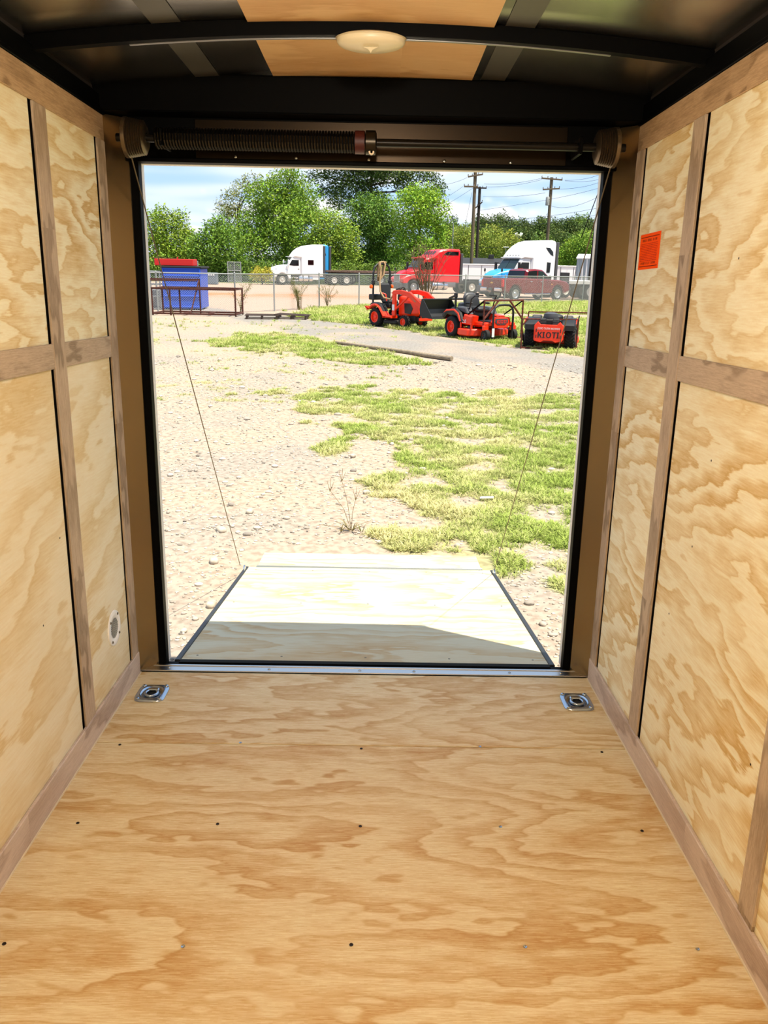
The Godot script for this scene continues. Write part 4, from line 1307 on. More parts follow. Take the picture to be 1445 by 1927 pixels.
func make_tree(t: Array) -> void:
	var z: float = t[2]
	var bl: Array = t[6]
	var cx := 0.0
	var tot := 0.0
	for i in range(0, bl.size(), 4):
		cx += bl[i] * bl[i + 2]; tot += bl[i + 2]
	cx /= tot
	var pine: bool = t[0] == "pine_tree"
	if pine: cx = -1.2
	var o := thing(t[0], t[1], "bush" if t[0] == "yellow_bush" else "tree", place(cx, 0, z))
	var bark := speckle("bark", Color(0.17, 0.13, 0.10), Color(0.28, 0.22, 0.17), 0.95, 0.06)
	var xs := []
	var cs := []
	var s := st()
	var top := 0.0
	var low := 99.0
	for i in range(0, bl.size(), 4):
		top = maxf(top, bl[i + 1]); low = minf(low, bl[i + 1])
	var h := top * (0.97 if pine else 0.75)
	tube(s, V([0, -0.1, 0, 0.08, h * 0.35, 0, -0.05, h * 0.7, 0, 0, h, 0]), 0.05 + 0.024 * top * (0.8 if t[0] == "yellow_bush" else 1.0), 8, 0.05)
	obj("trunk", s, bark, o)
	for i in range(0, bl.size(), 4):
		var d: float = 0.55 * (bl[i + 2] + bl[i + 3])
		var c := v3(bl[i] - cx, bl[i + 1], rr(-0.6, 0.6) * d)
		var r := v3(bl[i + 2], bl[i + 3], d * (1.0 if not pine else 0.9))
		var ls: float = t[4] * 1.15
		add_leaves(c, r, int(t[5] * 24.0 * (r.x * r.y + r.y * r.z + r.x * r.z) / (3.0 * ls * ls) * (1.1 if pine else 1.0)), ls, t[3], xs, cs)
		if t[0] != "yellow_bush":
			var b := v3(0, clampf(bl[i + 1] - r.x * 0.5, 0.25 * h, h * 0.96), 0)
			var l := st()
			tube(l, PackedVector3Array([b, b.lerp(c, 0.5) + v3(0, -0.12 * r.x, 0), c]), 0.09 if not pine else 0.12, 6, 0.03)
			obj("limb", l, bark, o)
	many("foliage", leaf_mesh(), mats["leaf"], xs, cs, o)

func make_trees() -> void:
	leaf_mesh()
	for t in TREES: make_tree(t)
	# scrub along the lot's far edge
	var xs := []
	var cs := []
	for q in [[-24.0, -80.5], [-21.5, -79.5], [-19.0, -80.5], [-16.5, -79], [-14.0, -80], [-11.5, -79.5], [-9, -79], [-6.2, -79.5], [-3.4, -79], [-0.8, -79.5], [1.8, -79], [4.2, -80]]:
		add_leaves(v3(q[0], 0.9, q[1]), v3(1.7, 1.1, 1.2), 240, 0.42, Color(0.07, 0.115, 0.025), xs, cs)
	many("undergrowth", leaf_mesh(), mats["leaf"], xs, cs)
	# the wooded hill on the right
	var rows := []
	for j in 9:
		var r := PackedVector3Array()
		for i in 41:
			var x := -100.0 + 6.0 * i
			var y := (7.2 + 3.0 * exp(-pow((x - 48.0) / 32.0, 2)) - 3.6 * clampf((20.0 - x) / 60.0, 0, 1)) * smoothstep(0.0, 1.0, j / 6.0)
			r.append(v3(x, y - 0.3 + (0.5 * sin(x * 0.4 + j) if j > 0 else 0.0), -150.0 - 14.0 * j))
		rows.append(r)
	var s := st()
	surf(s, rows, v3(0, -400, -200))
	struct("hill", s, speckle("hill_ground", Color(0.16, 0.22, 0.09), Color(0.22, 0.28, 0.12), 1.0, 0.05, 0.05))
	var protos := []
	var k := 0
	for j in 9:
		for i in 34:
			var x := -30.0 + 4.1 * i + rr(-1.6, 1.6)
			if x > 105: continue
			var zz := -150.0 - 12.0 * j + rr(-4.5, 4.5)
			var jj := clampf((-zz - 150.0) / 14.0, 0.0, 8.0)
			var y := (7.2 + 3.0 * exp(-pow((x - 48.0) / 32.0, 2)) - 3.6 * clampf((20.0 - x) / 60.0, 0, 1)) * smoothstep(0.0, 1.0, jj / 6.0) - 0.4
			var px := 705.0 + (x - 0.03) / (-zz + 2.7) * 1494.0
			if px < 820.0 or px > 1160.0: continue
			var o: Node3D
			if protos.size() < 4:
				var dark := protos.size() < 3
				o = thing("hill_tree", "distant dark green tree in the wood on the far hill" if dark else "distant paler green tree in the wood on the far hill", "tree", Transform3D(), "dark trees on the far hill" if dark else "pale trees on the far hill")
				var q := []
				var c := []
				for e in 5:
					add_leaves(v3(rr(-1.0, 1.0), rr(1.6, 3.6), rr(-1.0, 1.0)), v3(rr(1.3, 1.9), rr(1.2, 1.7), 1.6), 62, 0.85, Color(0.04, 0.062, 0.022) if dark else Color(0.075, 0.115, 0.03), q, c)
				many("foliage", leaf_mesh(), mats["leaf"], q, c, o)
				t1("trunk", [0, -0.5, 0, 0, 3.2, 0], 0.2, mats["bark"], o, 6)
				protos.append(o)
			else:
				var p: Node3D = protos[rng.randi() % 4]
				o = p.duplicate()
				o.name = numbered("hill_tree")
				add_child(o, true)
			o.transform = place(x, y, zz, rr(0, TAU)).scaled_local(v3(1, rr(0.85, 1.3), 1) * rr(0.8, 1.2))
			k += 1

func make_poles() -> void:
	var wd := speckle("pole_wood", Color(0.28, 0.24, 0.18), Color(0.40, 0.35, 0.27), 0.9, 0.06)
	var dk := speckle("pole_dark", Color(0.13, 0.10, 0.08), Color(0.22, 0.17, 0.13), 0.9, 0.06)
	var gr := mats["galvanised"] as Material
	for q in [[9.15, -80.0, 10.55, "tall grey wooden utility pole with two crossarms, left of the pair", wd, [[10.25, -0.72, 0.72, 0.13], [9.25, -1.05, 0.3, 0.0]]], [11.15, -93.0, 10.45, "darker utility pole just right of the tallest pole", dk, [[10.3, -0.75, 0.75, 0.0], [8.5, -0.45, 0.35, 0.35]]], [17.15, -83.0, 10.55, "utility pole with two crossarms and a transformer above the white-roofed truck", wd, [[10.38, -1.05, 1.05, -0.06], [9.45, -0.85, 0.85, 0.06]]]]:
		var o := thing("utility_pole", q[3], "pole", place(q[0], 0, q[1]))
		t1("shaft", [0.0, -0.2, 0, -0.06, q[2], 0], 0.16, q[4], o, 8)
		for a in q[5]:
			var s := st()
			bar(s, v3(a[1] - 0.06, a[0] - a[3], 0.18), v3(a[2] - 0.06, a[0] + a[3], 0.18), 0.14, 0.12, 0.01)
			obj("crossarm", s, q[4], o)
			for e in [0.02, 0.3, 0.7, 0.98]:
				s = st()
				var p := v3(lerpf(a[1], a[2], e) - 0.06, lerpf(a[0] - a[3], a[0] + a[3], e) + 0.07, 0.18)
				lathe(s, P2([0.03, 0, 0.06, 0.05, 0.03, 0.09, 0.06, 0.13, 0.0, 0.17]), Transform3D(Basis(), p), 8)
				obj("insulator", s, mat("insulator", Color(0.35, 0.34, 0.33), 0.3), o)
		if q[0] > 15:
			var s := st()
			lathe(s, P2([0.0, 0, 0.2, 0.02, 0.2, 0.75, 0.12, 0.85, 0, 0.87]), Transform3D(Basis(), v3(-0.32, 7.9, 0.1)), 12)
			obj("transformer", s, mat("transformer_grey", Color(0.50, 0.51, 0.50), 0.5), o)
	var o4 := thing("utility_pole", "dark leaning pole seen at the right jamb beside the grey shed", "pole", place(14.3, 0, -53.5))
	t1("shaft", [0.0, -0.2, 0, 0.1, 3.5, 0, 0.25, 8.6, 0], 0.14, dk, o4, 8)
	t1("guy_wire", [0.22, 7.2, 0, -0.9, 3.8, 0.4], 0.03, mats["black_steel"], o4, 5)
	var ms := thing("light_mast", "slim mast with two floodlights standing before the wooded hill", "mast", place(20.2, 0, -120.0))
	t1("shaft", [0, -0.2, 0, 0, 6.3, 0], 0.09, gr, ms, 6)
	for x in [-0.28, 0.36]:
		b1("floodlight", v3(x, 6.5, 0.1), v3(0.42, 0.5, 0.2), mat("white_alu"), ms, 0.04, Basis(Vector3.BACK, 0.5 if x < 0 else -0.4))
	b1("arm", v3(0.04, 6.15, 0), v3(0.7, 0.08, 0.08), gr, ms, 0.01)
	var mt := thing("light_mast", "thin short mast with a flat lamp head left of the two-floodlight mast", "mast", place(18.2, 0, -118.0))
	t1("shaft", [0, -0.2, 0, 0, 4.6, 0], 0.06, gr, mt, 6)
	b1("lamp_head", v3(0, 4.65, 0), v3(0.8, 0.16, 0.3), gr, mt, 0.03)
	var tp := thing("light_mast", "thin bare grey mast beside the yellow-green tree", "mast", place(8.5, 0, -95.0))
	t1("shaft", [0, -0.2, 0, -0.03, 6.65, 0], 0.06, gr, tp, 6)
	for w in [
		[10.71, 10.1, -86, 13.38, 10.02, -84, 16.18, 10.48, -83, "topmost wire from the tallest utility pole to the transformer pole's upper crossarm"],
		[11.81, 10.34, -92, 14.01, 10.19, -88, 16.13, 10.33, -83, "wire from the second pole's top crossarm to the transformer pole's crossarm"],
		[11.15, 9.19, -90, 13.78, 8.93, -86, 16.55, 9.1, -83, "wire from the second pole ending just below the transformer pole's lower crossarm"],
		[11.06, 7.9, -92, 16.82, 8.45, -83, 18.73, 8.5, -70, "long wire passing the transformer pole at its transformer and rising to the right jamb"],
		[11.25, 6.56, -92, 16.83, 6.89, -83, 18.75, 6.89, -70, "long wire crossing well below the transformer and rising to the right jamb"],
		[11.15, 6.11, -92, 16.46, 6.18, -83, 18.67, 6.33, -70, "lowest long wire between the poles, just above the wooded hill"],
		[18.43, 10.32, -83, 18.87, 9.85, -77, 18.71, 9.59, -70, "straight upper wire from the transformer pole's top crossarm to the right jamb"],
		[18.43, 10.27, -83, 18.89, 9.62, -77, 18.75, 9.22, -70, "dipping lower wire from the transformer pole's top crossarm to the right jamb"],
		[18.02, 9.47, -83, 18.78, 9.16, -77, 18.68, 8.96, -70, "wire from the transformer pole's lower crossarm to the right jamb"],
		[17.07, 7.96, -83, 17.47, 7.3, -76, 18.58, 7.74, -70, "deeply sagging wire leaving the transformer towards the right jamb"],
		[7.94, 9.26, -80, 7.49, 9.05, -84, 6.73, 8.73, -88, "wire leaving the left tip of the tallest pole's lower crossarm"],
		[9.08, 9.24, -80, 7.89, 8.56, -84, 6.92, 8.1, -88, "wire falling left from the middle of the tallest pole's lower crossarm"],
		[8.72, 4.23, -96, 11.07, 4.05, -94, 13.26, 3.99, -92, "low wire crossing in front of the willows near the poles' feet"],
		[8.85, 8.75, -80, 8.19, 5.39, -79, 8.11, 4.9, -79, "steep guy wire running down just left of the tallest pole"],
		[8.32, 10.08, -80, 7.62, 9.97, -83, 6.73, 10.1, -88, "wire leaving the left tip of the tallest pole's top crossarm"]]:
		var s := st()
		var A := v3(w[0], w[1], w[2])
		var M := v3(w[3], w[4], w[5])
		var B := v3(w[6], w[7], w[8])
		var pts := PackedVector3Array()
		for i in 13:
			var t := i / 12.0
			pts.append(A * 2.0 * (t - 0.5) * (t - 1.0) + M * 4.0 * t * (1.0 - t) + B * 2.0 * t * (t - 0.5))
		tube(s, pts, 0.013, 4)
		tag(obj("overhead_wire", s, mat("wire_dark", Color(0.16, 0.17, 0.19), 0.6), self), w[9], "wire", "overhead wires")

# ---------------------------------------------------------------- vehicles
func wheel(parent: Node, p: Vector3, R: float, w: float, rr_: float, side: float, rim: Material, called := "wheel", lugs := 0, tyre_mat: Material = null) -> void:
	var s := st()
	var xf := Transform3D(Basis(Vector3.RIGHT, PI / 2 * side), Vector3.ZERO)
	var h := w / 2
	lathe(s, P2([rr_, -h * 0.8, rr_ + (R - rr_) * 0.45, -h, R * 0.95, -h * 0.82, R, -h * 0.6, R, h * 0.6, R * 0.95, h * 0.82, rr_ + (R - rr_) * 0.45, h, rr_, h * 0.8]), xf, 26)
	for i in lugs:
		var a := TAU * i / lugs
		for e in [-1.0, 1.0]:
			var a2: float = a + (TAU / lugs * 0.5 if e > 0 else 0.0)
			var b := Basis(Vector3.BACK, a2)
			box(s, b * v3(0, R + 0.002, 0) + v3(0, 0, e * h * 0.42), v3(R * 0.11, R * 0.13, h * 0.95), 0.004, b * Basis(Vector3.UP, e * 0.6))
	var o := obj(called, s, tyre_mat if tyre_mat else mats["tyre"], parent, Transform3D(Basis(), p))
	s = st()
	lathe(s, P2([rr_ * 1.02, h * 0.72, rr_ * 1.02, h * 0.86, rr_ * 0.90, h * 0.84, rr_ * 0.84, h * 0.42, rr_ * 0.45, h * 0.36, rr_ * 0.40, h * 0.62, rr_ * 0.26, h * 0.78, 0, h * 0.8]), xf, 22)
	lathe(s, P2([rr_ * 1.0, h * 0.5, 0, h * 0.5, 0, -h * 0.7, rr_ * 1.0, -h * 0.7]), xf, 16)
	obj("rim", s, rim, o)
	s = st()
	for i in 8:
		var a := TAU * i / 8.0
		lathe(s, P2([0, h * 0.5, rr_ * 0.07, h * 0.5, rr_ * 0.07, h * 0.36, 0, h * 0.30]), Transform3D(xf.basis, v3(cos(a), sin(a), 0) * rr_ * 0.62), 6)
	obj("hub_hole" if rr_ > 0.2 else "wheel_bolt", s, mats["dark_hole"], o)

func vehicle_mats() -> void:
	mat("tyre", Color(0.045, 0.045, 0.045), 0.85)
	mat("chrome", Color(0.82, 0.82, 0.83), 0.18, 1.0)
	mat("white_paint", Color(0.86, 0.86, 0.86), 0.3)
	mat("sky_paint", Color(0.16, 0.55, 0.78), 0.3)
	mat("red_truck", Color(0.80, 0.045, 0.085), 0.28)
	mat("maroon", Color(0.42, 0.02, 0.055), 0.25, 0.2)
	mat("chassis", Color(0.07, 0.065, 0.06), 0.7)
	mat("glass", Color(0.025, 0.035, 0.04), 0.08)
	mat("screen_glass", Color(0.10, 0.17, 0.165), 0.1)
	mat("lamp_clear", Color(0.82, 0.83, 0.82), 0.15, 0.3)
	mat("amber", Color(0.90, 0.36, 0.02), 0.3)
	mat("tail_red", Color(0.75, 0.02, 0.03), 0.25)
	mat("wheel_alu", Color(0.72, 0.73, 0.73), 0.35, 0.85)
	mat("wheel_white", Color(0.74, 0.72, 0.68), 0.5)
	mat("orange", Color(0.92, 0.19, 0.02), 0.35)
	mat("machine_black", Color(0.04, 0.04, 0.042), 0.45)
	mat("machine_grey", Color(0.24, 0.24, 0.25), 0.5)
	mat("seat_black", Color(0.05, 0.05, 0.053), 0.6)
	mat("silver_lamp", Color(0.75, 0.77, 0.78), 0.2, 0.6)
	speckle("rust2", Color(0.24, 0.08, 0.035), Color(0.42, 0.17, 0.08), 0.85, 0.06, 1.0)
	speckle("deck_board", Color(0.36, 0.28, 0.24), Color(0.50, 0.40, 0.35), 0.9, 0.05, 0.6)

func both(called: String, poly: Array, z: float, t: float, m: Material, p: Node, bev := 0.004) -> void:    # the same side panel left and right
	for sd in [-1.0, 1.0]:
		e1(called, poly, minf(sd * z, sd * (z + t)), maxf(sd * z, sd * (z + t)), m, p, bev)

func make_truck(name: String, label: String, xf: Transform3D, body: Material, hood: Material, sleeper: Material, style: int) -> void:
	var t := thing(name, label, "truck", xf)
	var ch: Material = mats["chassis"]
	var W := 1.12
	# chassis and running gear
	for z in [-0.43, 0.43]: b1("chassis_rail", v3(-3.2, 0.86, z), v3(8.2, 0.26, 0.09), ch, t, 0.01)
	for z in [-1.0, 1.0]:
		wheel(t, v3(0, 0.52, z * 1.0), 0.52, 0.30, 0.29, z, mats["wheel_alu"] if style != 0 else mats["wheel_white"])
		for x in [-5.35, -6.65]:
			wheel(t, v3(x, 0.52, z * 1.02), 0.52, 0.28, 0.29, z, mats["wheel_white"])
			wheel(t, v3(x, 0.52, z * 0.70), 0.52, 0.28, 0.29, z, mats["wheel_white"])
		b1("mud_flap", v3(-7.35, 0.62, z * 0.88), v3(0.03, 0.75, 0.6), mats["black_rubber"], t, 0.004)
		var tk := st()
		lathe(tk, P2([0, 0, 0.27, 0.0, 0.31, 0.05, 0.31, 1.35, 0.27, 1.4, 0, 1.4]), Transform3D(Basis(Vector3.BACK, PI / 2), v3(-1.7, 0.62, z * 0.86)), 18)
		obj("fuel_tank", tk, mats["chrome"], t)
		for k in 2: b1("tank_strap", v3(-2.1 - 0.6 * k, 0.62, z * 0.86), v3(0.06, 0.65, 0.64), ch, t, 0.02)
		b1("step", v3(-1.25, 0.42, z * 0.98), v3(0.75, 0.05, 0.26), mats["chrome"], t, 0.01)
		b1("step", v3(-1.25, 0.74, z * 0.98), v3(0.75, 0.05, 0.22), mats["chrome"], t, 0.01)
		b1("side_skirt", v3(-3.0, 0.72, z * 1.02), v3(1.7, 0.40, 0.06), sleeper if style != 2 else mats["chrome"], t, 0.015)
	for x in [-5.35, -6.65]: t1("axle", [x, 0.52, -1.0, x, 0.52, 1.0], 0.09, ch, t)
	t1("axle", [0, 0.5, -1.0, 0, 0.5, 1.0], 0.07, ch, t)
	b1("fifth_wheel", v3(-6.0, 1.08, 0), v3(1.2, 0.10, 0.9), ch, t, 0.03)
	b1("rear_frame", v3(-5.9, 1.0, 0), v3(2.6, 0.06, 1.0), ch, t, 0.01)
	# bumper, hood, grille
	var nose := 1.0 if style != 2 else 0.85
	var ht := 1.90 if style != 2 else 1.80
	var s := st()
	ext(s, P2([-0.30, -1.16, 0.16, -0.95, 0.24, -0.6, 0.27, 0, 0.24, 0.6, 0.16, 0.95, -0.30, 1.16, -0.42, 1.16, -0.1, 0, -0.42, -1.16]), 0.0, 0.46, 0.03, Transform3D(Basis(Vector3.RIGHT, -PI / 2), v3(nose + 0.12, 0.36, 0)))
	obj("bumper", s, mats["chrome"] if style == 0 else mats["machine_grey"], t)
	s = st()
	loft(s, [ring(-0.55, 2.06, 0.98, ht + 0.06, 0.22), ring(-0.1, 1.86, 0.98, ht, 0.24), ring(0.45, 1.55, 0.95, ht - 0.10, 0.25), ring(nose - 0.05, 1.22, 0.85, ht - 0.30, 0.22), ring(nose + 0.06, 1.12, 0.86, ht - 0.40, 0.18)])
	obj("hood", s, hood, t)
	for sd in [-1.0, 1.0]:
		var arch := PackedVector2Array()
		for i in 13:
			var a := deg_to_rad(172.0 - 150.0 * i / 12.0)
			arch.append(Vector2(0.62 * cos(a), 0.52 + 0.62 * sin(a)))
		arch.append_array(P2([0.95, 0.80, 1.0, 1.12, 0.62, 1.36, 0.0, 1.44, -0.55, 1.40, -0.85, 1.0, -0.85, 0.58]))
		s = st()
		ext(s, arch, minf(sd * 0.62, sd * 1.14), maxf(sd * 0.62, sd * 1.14), 0.06)
		obj("fender", s, hood, t)
		s = st()
		blob(s, v3(nose - 0.05, 1.06, sd * 0.80), v3(0.16, 0.13, 0.22), 12, 8, 0.7)
		obj("headlight", s, mats["lamp_clear"], t)
	var gp := b1("grille", v3(nose + 0.06, 1.16, 0), v3(0.06, 0.62, 0.96 if style != 2 else 0.90), mats["machine_black"] if style != 0 else mats["machine_grey"], t, 0.03)
	if style == 1:
		for i in 7: b1("grille_bar", v3(nose + 0.10, 0.90 + 0.087 * i, 0), v3(0.03, 0.04, 0.94), mats["chrome"], gp, 0.008)
	else:
		for i in 11: b1("grille_bar", v3(nose + 0.10, 1.16, -0.42 + 0.084 * i), v3(0.02, 0.56, 0.025), mats["chrome"], gp, 0.004)
	for i in 4: b1("grille_frame", v3(nose + 0.10, 1.16 + [0.30, -0.30, 0, 0][i], [0, 0, 0.47, -0.47][i]), v3(0.04, 0.05 if i < 2 else 0.62, 0.97 if i < 2 else 0.05), mats["chrome"], gp, 0.01)
	# cab and sleeper
	var cab := [-0.5, 0.95, -0.5, 1.92, -0.98, 2.62, -1.15, 2.72, -1.95, 2.74, -1.95, 0.95]
	var slp := [-1.9, 0.85, -1.9, 2.72, -1.2, 2.72]
	match style:
		0: slp = [-1.9, 0.85, -1.9, 2.6, -1.1, 2.68, -1.25, 2.95, -1.55, 3.30, -1.95, 3.58, -2.45, 3.78, -3.1, 3.88, -4.2, 3.90, -4.2, 0.85]
		1: slp = [-1.9, 0.85, -1.9, 2.6, -1.0, 2.66, -1.10, 2.84, -1.45, 3.22, -1.85, 3.52, -2.4, 3.78, -3.0, 3.90, -3.7, 3.93, -4.05, 3.86, -4.15, 3.70, -4.15, 0.85]
		2: slp = [-1.9, 0.85, -1.9, 2.6, -1.35, 2.66, -1.75, 2.90, -2.15, 3.22, -2.5, 3.36, -3.2, 3.44, -4.05, 3.42, -4.15, 3.30, -4.15, 0.85]
	s = st()
	ext(s, P2(cab), -1.02, 1.02, 0.12)
	obj("cab", s, body, t)
	s = st()
	ext(s, P2(slp), -W, W, 0.11)
	obj("sleeper", s, sleeper, t)
	# windows
	s = st()
	var wa := v3(-0.475, 1.97, 0)
	var wb := v3(-0.945, 2.60, 0)
	var wn := (wb - wa).cross(Vector3.BACK).normalized()
	if wn.x < 0: wn = -wn
	for sd in [-1.0, 1.0]:
		face(s, [wa + v3(0, 0, 0.02 * sd) + wn * 0.03, wa + v3(-0.02, 0, 0.90 * sd) + wn * 0.02, wb + v3(-0.02, 0, 0.84 * sd) + wn * 0.02, wb + v3(0, 0, 0.02 * sd) + wn * 0.03], wn)
		face(s, [wa + v3(0, 0, 0.02 * sd), wa + v3(0, 0, 0.02 * sd) + wn * 0.03, wb + v3(0, 0, 0.02 * sd) + wn * 0.03, wb + v3(0, 0, 0.02 * sd)], v3(0, 0, -sd))
	obj("windshield", s, mats["screen_glass"], t)
	b1("sun_visor", v3(-0.93, 2.70, 0), v3(0.30, 0.05, 1.96), body, t, 0.02, Basis(Vector3.BACK, 0.12))
	both("door", [-0.62, 1.0, -0.62, 1.95, -0.98, 2.50, -1.82, 2.50, -1.82, 1.0], 1.015, 0.02, body, t, 0.01)
	both("side_window", [-0.72, 1.90, -1.02, 2.40, -1.70, 2.40, -1.70, 1.86, -1.2, 1.84], 1.03, 0.02, mats["glass"], t)
	for sd in [-1.0, 1.0]:
		b1("door_handle", v3(-1.68, 1.55, sd * 1.045), v3(0.14, 0.05, 0.03), mats["machine_black"], t, 0.008)
		b1("mirror", v3(-0.62, 2.10, sd * 1.24), v3(0.14, 0.62, 0.22), mats["machine_black"] if style != 0 else body, t, 0.04)
		t1("mirror_arm", [-0.7, 2.38, sd * 1.0, -0.62, 2.36, sd * 1.24], 0.022, mats["machine_black"], t, 6)
		t1("mirror_arm", [-0.7, 1.85, sd * 1.0, -0.62, 1.86, sd * 1.24], 0.022, mats["machine_black"], t, 6)
		b1("fender_mirror", v3(0.62, 1.85, sd * 0.92), v3(0.08, 0.22, 0.16), mats["machine_black"] if style != 0 else mats["chrome"], t, 0.03)
		t1("mirror_arm", [0.55, 1.42, sd * 0.88, 0.62, 1.76, sd * 0.92], 0.016, mats["machine_black"], t, 6)
	match style:
		0: both("sleeper_window", [-3.2, 1.95, -3.2, 2.42, -2.62, 2.42, -2.62, 1.95], W, 0.02, mats["glass"], t)
		1:
			both("sleeper_window", [-3.62, 1.75, -3.66, 2.42, -3.30, 2.45, -3.30, 1.75], W, 0.02, mats["glass"], t)
			both("roof_window", [-3.10, 3.42, -3.5, 3.40, -3.80, 3.15, -3.86, 2.86, -3.6, 2.95, -3.3, 3.2], W - 0.02, 0.035, mats["glass"], t)
		2:
			both("roof_window", [-3.95, 2.95, -3.95, 3.22, -2.95, 3.22, -2.6, 3.0, -2.75, 2.95], W - 0.02, 0.035, mats["glass"], t)
			s = st()
			face(s, [v3(-1.80, 2.93, -0.85), v3(-1.80, 2.93, 0.85), v3(-2.12, 3.25, 0.8), v3(-2.12, 3.25, -0.8)], v3(1, 1, 0))
			obj("roof_window", s, mats["glass"], t)
			for i in 3: b1("window_bar", v3(-1.955, 3.095, -0.42 + 0.42 * i), v3(0.46, 0.03, 0.05), body, t, 0.008, Basis(Vector3.BACK, -0.79))
			for i in 3: b1("door_lettering", v3(-3.4, 1.75 - 0.13 * i, W + 0.004), v3(0.75 - 0.12 * (i % 2), 0.05, 0.006), mats["white_paint"], t, 0.001)
	for i in 5:
		s = st()
		blob(s, v3(-1.22 if style != 1 else -1.12, 2.80 if style != 1 else 2.86, -0.6 + 0.3 * i), v3(0.07, 0.035, 0.05), 8, 5)
		obj("roof_lamp", s, mats["amber"] if style != 1 else mats["machine_grey"], t)
	b1("back_fairing", v3(-4.32, 2.3 if style != 2 else 2.0, 0), v3(0.22, 3.0 if style != 2 else 2.2, 2.16), mats["machine_grey"], t, 0.03)
	if style == 2:
		b1("rear_light_bar", v3(-7.4, 0.95, 0), v3(0.06, 0.12, 2.0), ch, t, 0.01)

func make_pickup(xf: Transform3D) -> void:
	var t := thing("pickup_truck", "dark maroon crew-cab pickup seen from behind, in front of the white-roofed truck", "pickup", xf)
	var m: Material = mats["maroon"]
	var pr := PackedVector2Array()
	pr.append_array(P2([-2.9, 0.62, -2.92, 1.28, -2.86, 1.34, -0.95, 1.35, 1.0, 1.30, 2.1, 1.25, 2.65, 1.16, 2.9, 0.98, 2.94, 0.60, 2.6, 0.48]))
	for i in 9:
		var a := PI * i / 8.0
		pr.append(Vector2(1.88 + 0.50 * cos(a), 0.46 + 0.50 * sin(a)))
	pr.append_array(P2([1.2, 0.42, -1.2, 0.42]))
	for i in 9:
		var a := PI * i / 8.0
		pr.append(Vector2(-1.80 + 0.50 * cos(a), 0.46 + 0.50 * sin(a)))
	pr.append(Vector2(-2.5, 0.55))
	var s := st()
	ext(s, pr, -1.0, 1.0, 0.07)
	obj("body", s, m, t)
	s = st()
	ext(s, P2([-1.0, 1.30, -0.86, 1.80, -0.72, 1.88, -0.1, 1.92, 0.45, 1.88, 0.62, 1.82, 1.40, 1.29]), -0.88, 0.88, 0.10)
	obj("cabin", s, m, t)
	both("rear_side_window", [-0.78, 1.38, -0.74, 1.78, 0.0, 1.82, 0.0, 1.36], 0.875, 0.015, mats["glass"], t)
	both("front_side_window", [0.12, 1.36, 0.12, 1.82, 0.52, 1.78, 1.08, 1.36], 0.875, 0.015, mats["screen_glass"], t)
	s = st()
	face(s, [v3(-0.99, 1.38, -0.74), v3(-0.99, 1.38, 0.74), v3(-0.875, 1.79, 0.70), v3(-0.875, 1.79, -0.70)], v3(-1, 0.3, 0))
	obj("rear_window", s, mats["glass"], t)
	b1("bed_floor_liner", v3(-1.95, 1.345, 0), v3(1.72, 0.02, 1.7), mats["black_rubber"], t, 0.004)
	b1("tailgate", v3(-2.93, 1.02, 0), v3(0.05, 0.52, 1.56), m, t, 0.015)
	b1("tailgate_handle", v3(-2.965, 1.22, 0), v3(0.02, 0.06, 0.24), mats["machine_black"], t, 0.006)
	var gold := mat("gold", Color(0.80, 0.58, 0.18), 0.3, 0.6)
	b1("emblem", v3(-2.965, 1.06, 0), v3(0.02, 0.05, 0.26), gold, t, 0.008)
	b1("emblem", v3(-2.965, 1.06, 0), v3(0.022, 0.10, 0.10), gold, t, 0.008)
	for sd in [-1.0, 1.0]:
		b1("tail_light", v3(-2.88, 1.05, sd * 0.925), v3(0.12, 0.42, 0.17), mats["tail_red"], t, 0.02)
		b1("bumper_corner", v3(-3.0, 0.66, sd * 0.66), v3(0.16, 0.22, 0.62), mats["chrome"], t, 0.04)
		wheel(t, v3(1.88, 0.42, sd * 0.86), 0.42, 0.27, 0.27, sd, mats["wheel_alu"])
		wheel(t, v3(-1.80, 0.42, sd * 0.86), 0.42, 0.27, 0.27, sd, mats["wheel_alu"])
		b1("mirror", v3(0.95, 1.42, sd * 1.10), v3(0.12, 0.22, 0.22), mats["machine_black"], t, 0.04)
		b1("side_step", v3(0.05, 0.40, sd * 0.98), v3(2.2, 0.06, 0.14), mats["chrome"], t, 0.02)
		b1("door_handle", v3(-0.55, 1.15, sd * 1.005), v3(0.18, 0.05, 0.03), mats["chrome"], t, 0.01)
		b1("door_handle", v3(0.35, 1.15, sd * 1.005), v3(0.18, 0.05, 0.03), mats["chrome"], t, 0.01)
		b1("badge", v3(1.28, 1.0, sd * 1.0), v3(0.12, 0.05, 0.012), gold, t, 0.003)
		b1("door_seam", v3(0.06, 0.95, sd * 0.998), v3(0.02, 0.75, 0.008), mats["dark_hole"], t)
		b1("door_seam", v3(-0.98, 0.95, sd * 0.998), v3(0.02, 0.75, 0.008), mats["dark_hole"], t)
		b1("door_seam", v3(1.12, 0.92, sd * 0.998), v3(0.02, 0.70, 0.008), mats["dark_hole"], t)
	b1("licence_plate", v3(-3.05, 0.68, 0), v3(0.03, 0.16, 0.34), mats["machine_grey"], t, 0.006)
	b1("roof_lamp", v3(-0.62, 1.93, 0), v3(0.05, 0.03, 0.4), mats["tail_red"], t, 0.008)

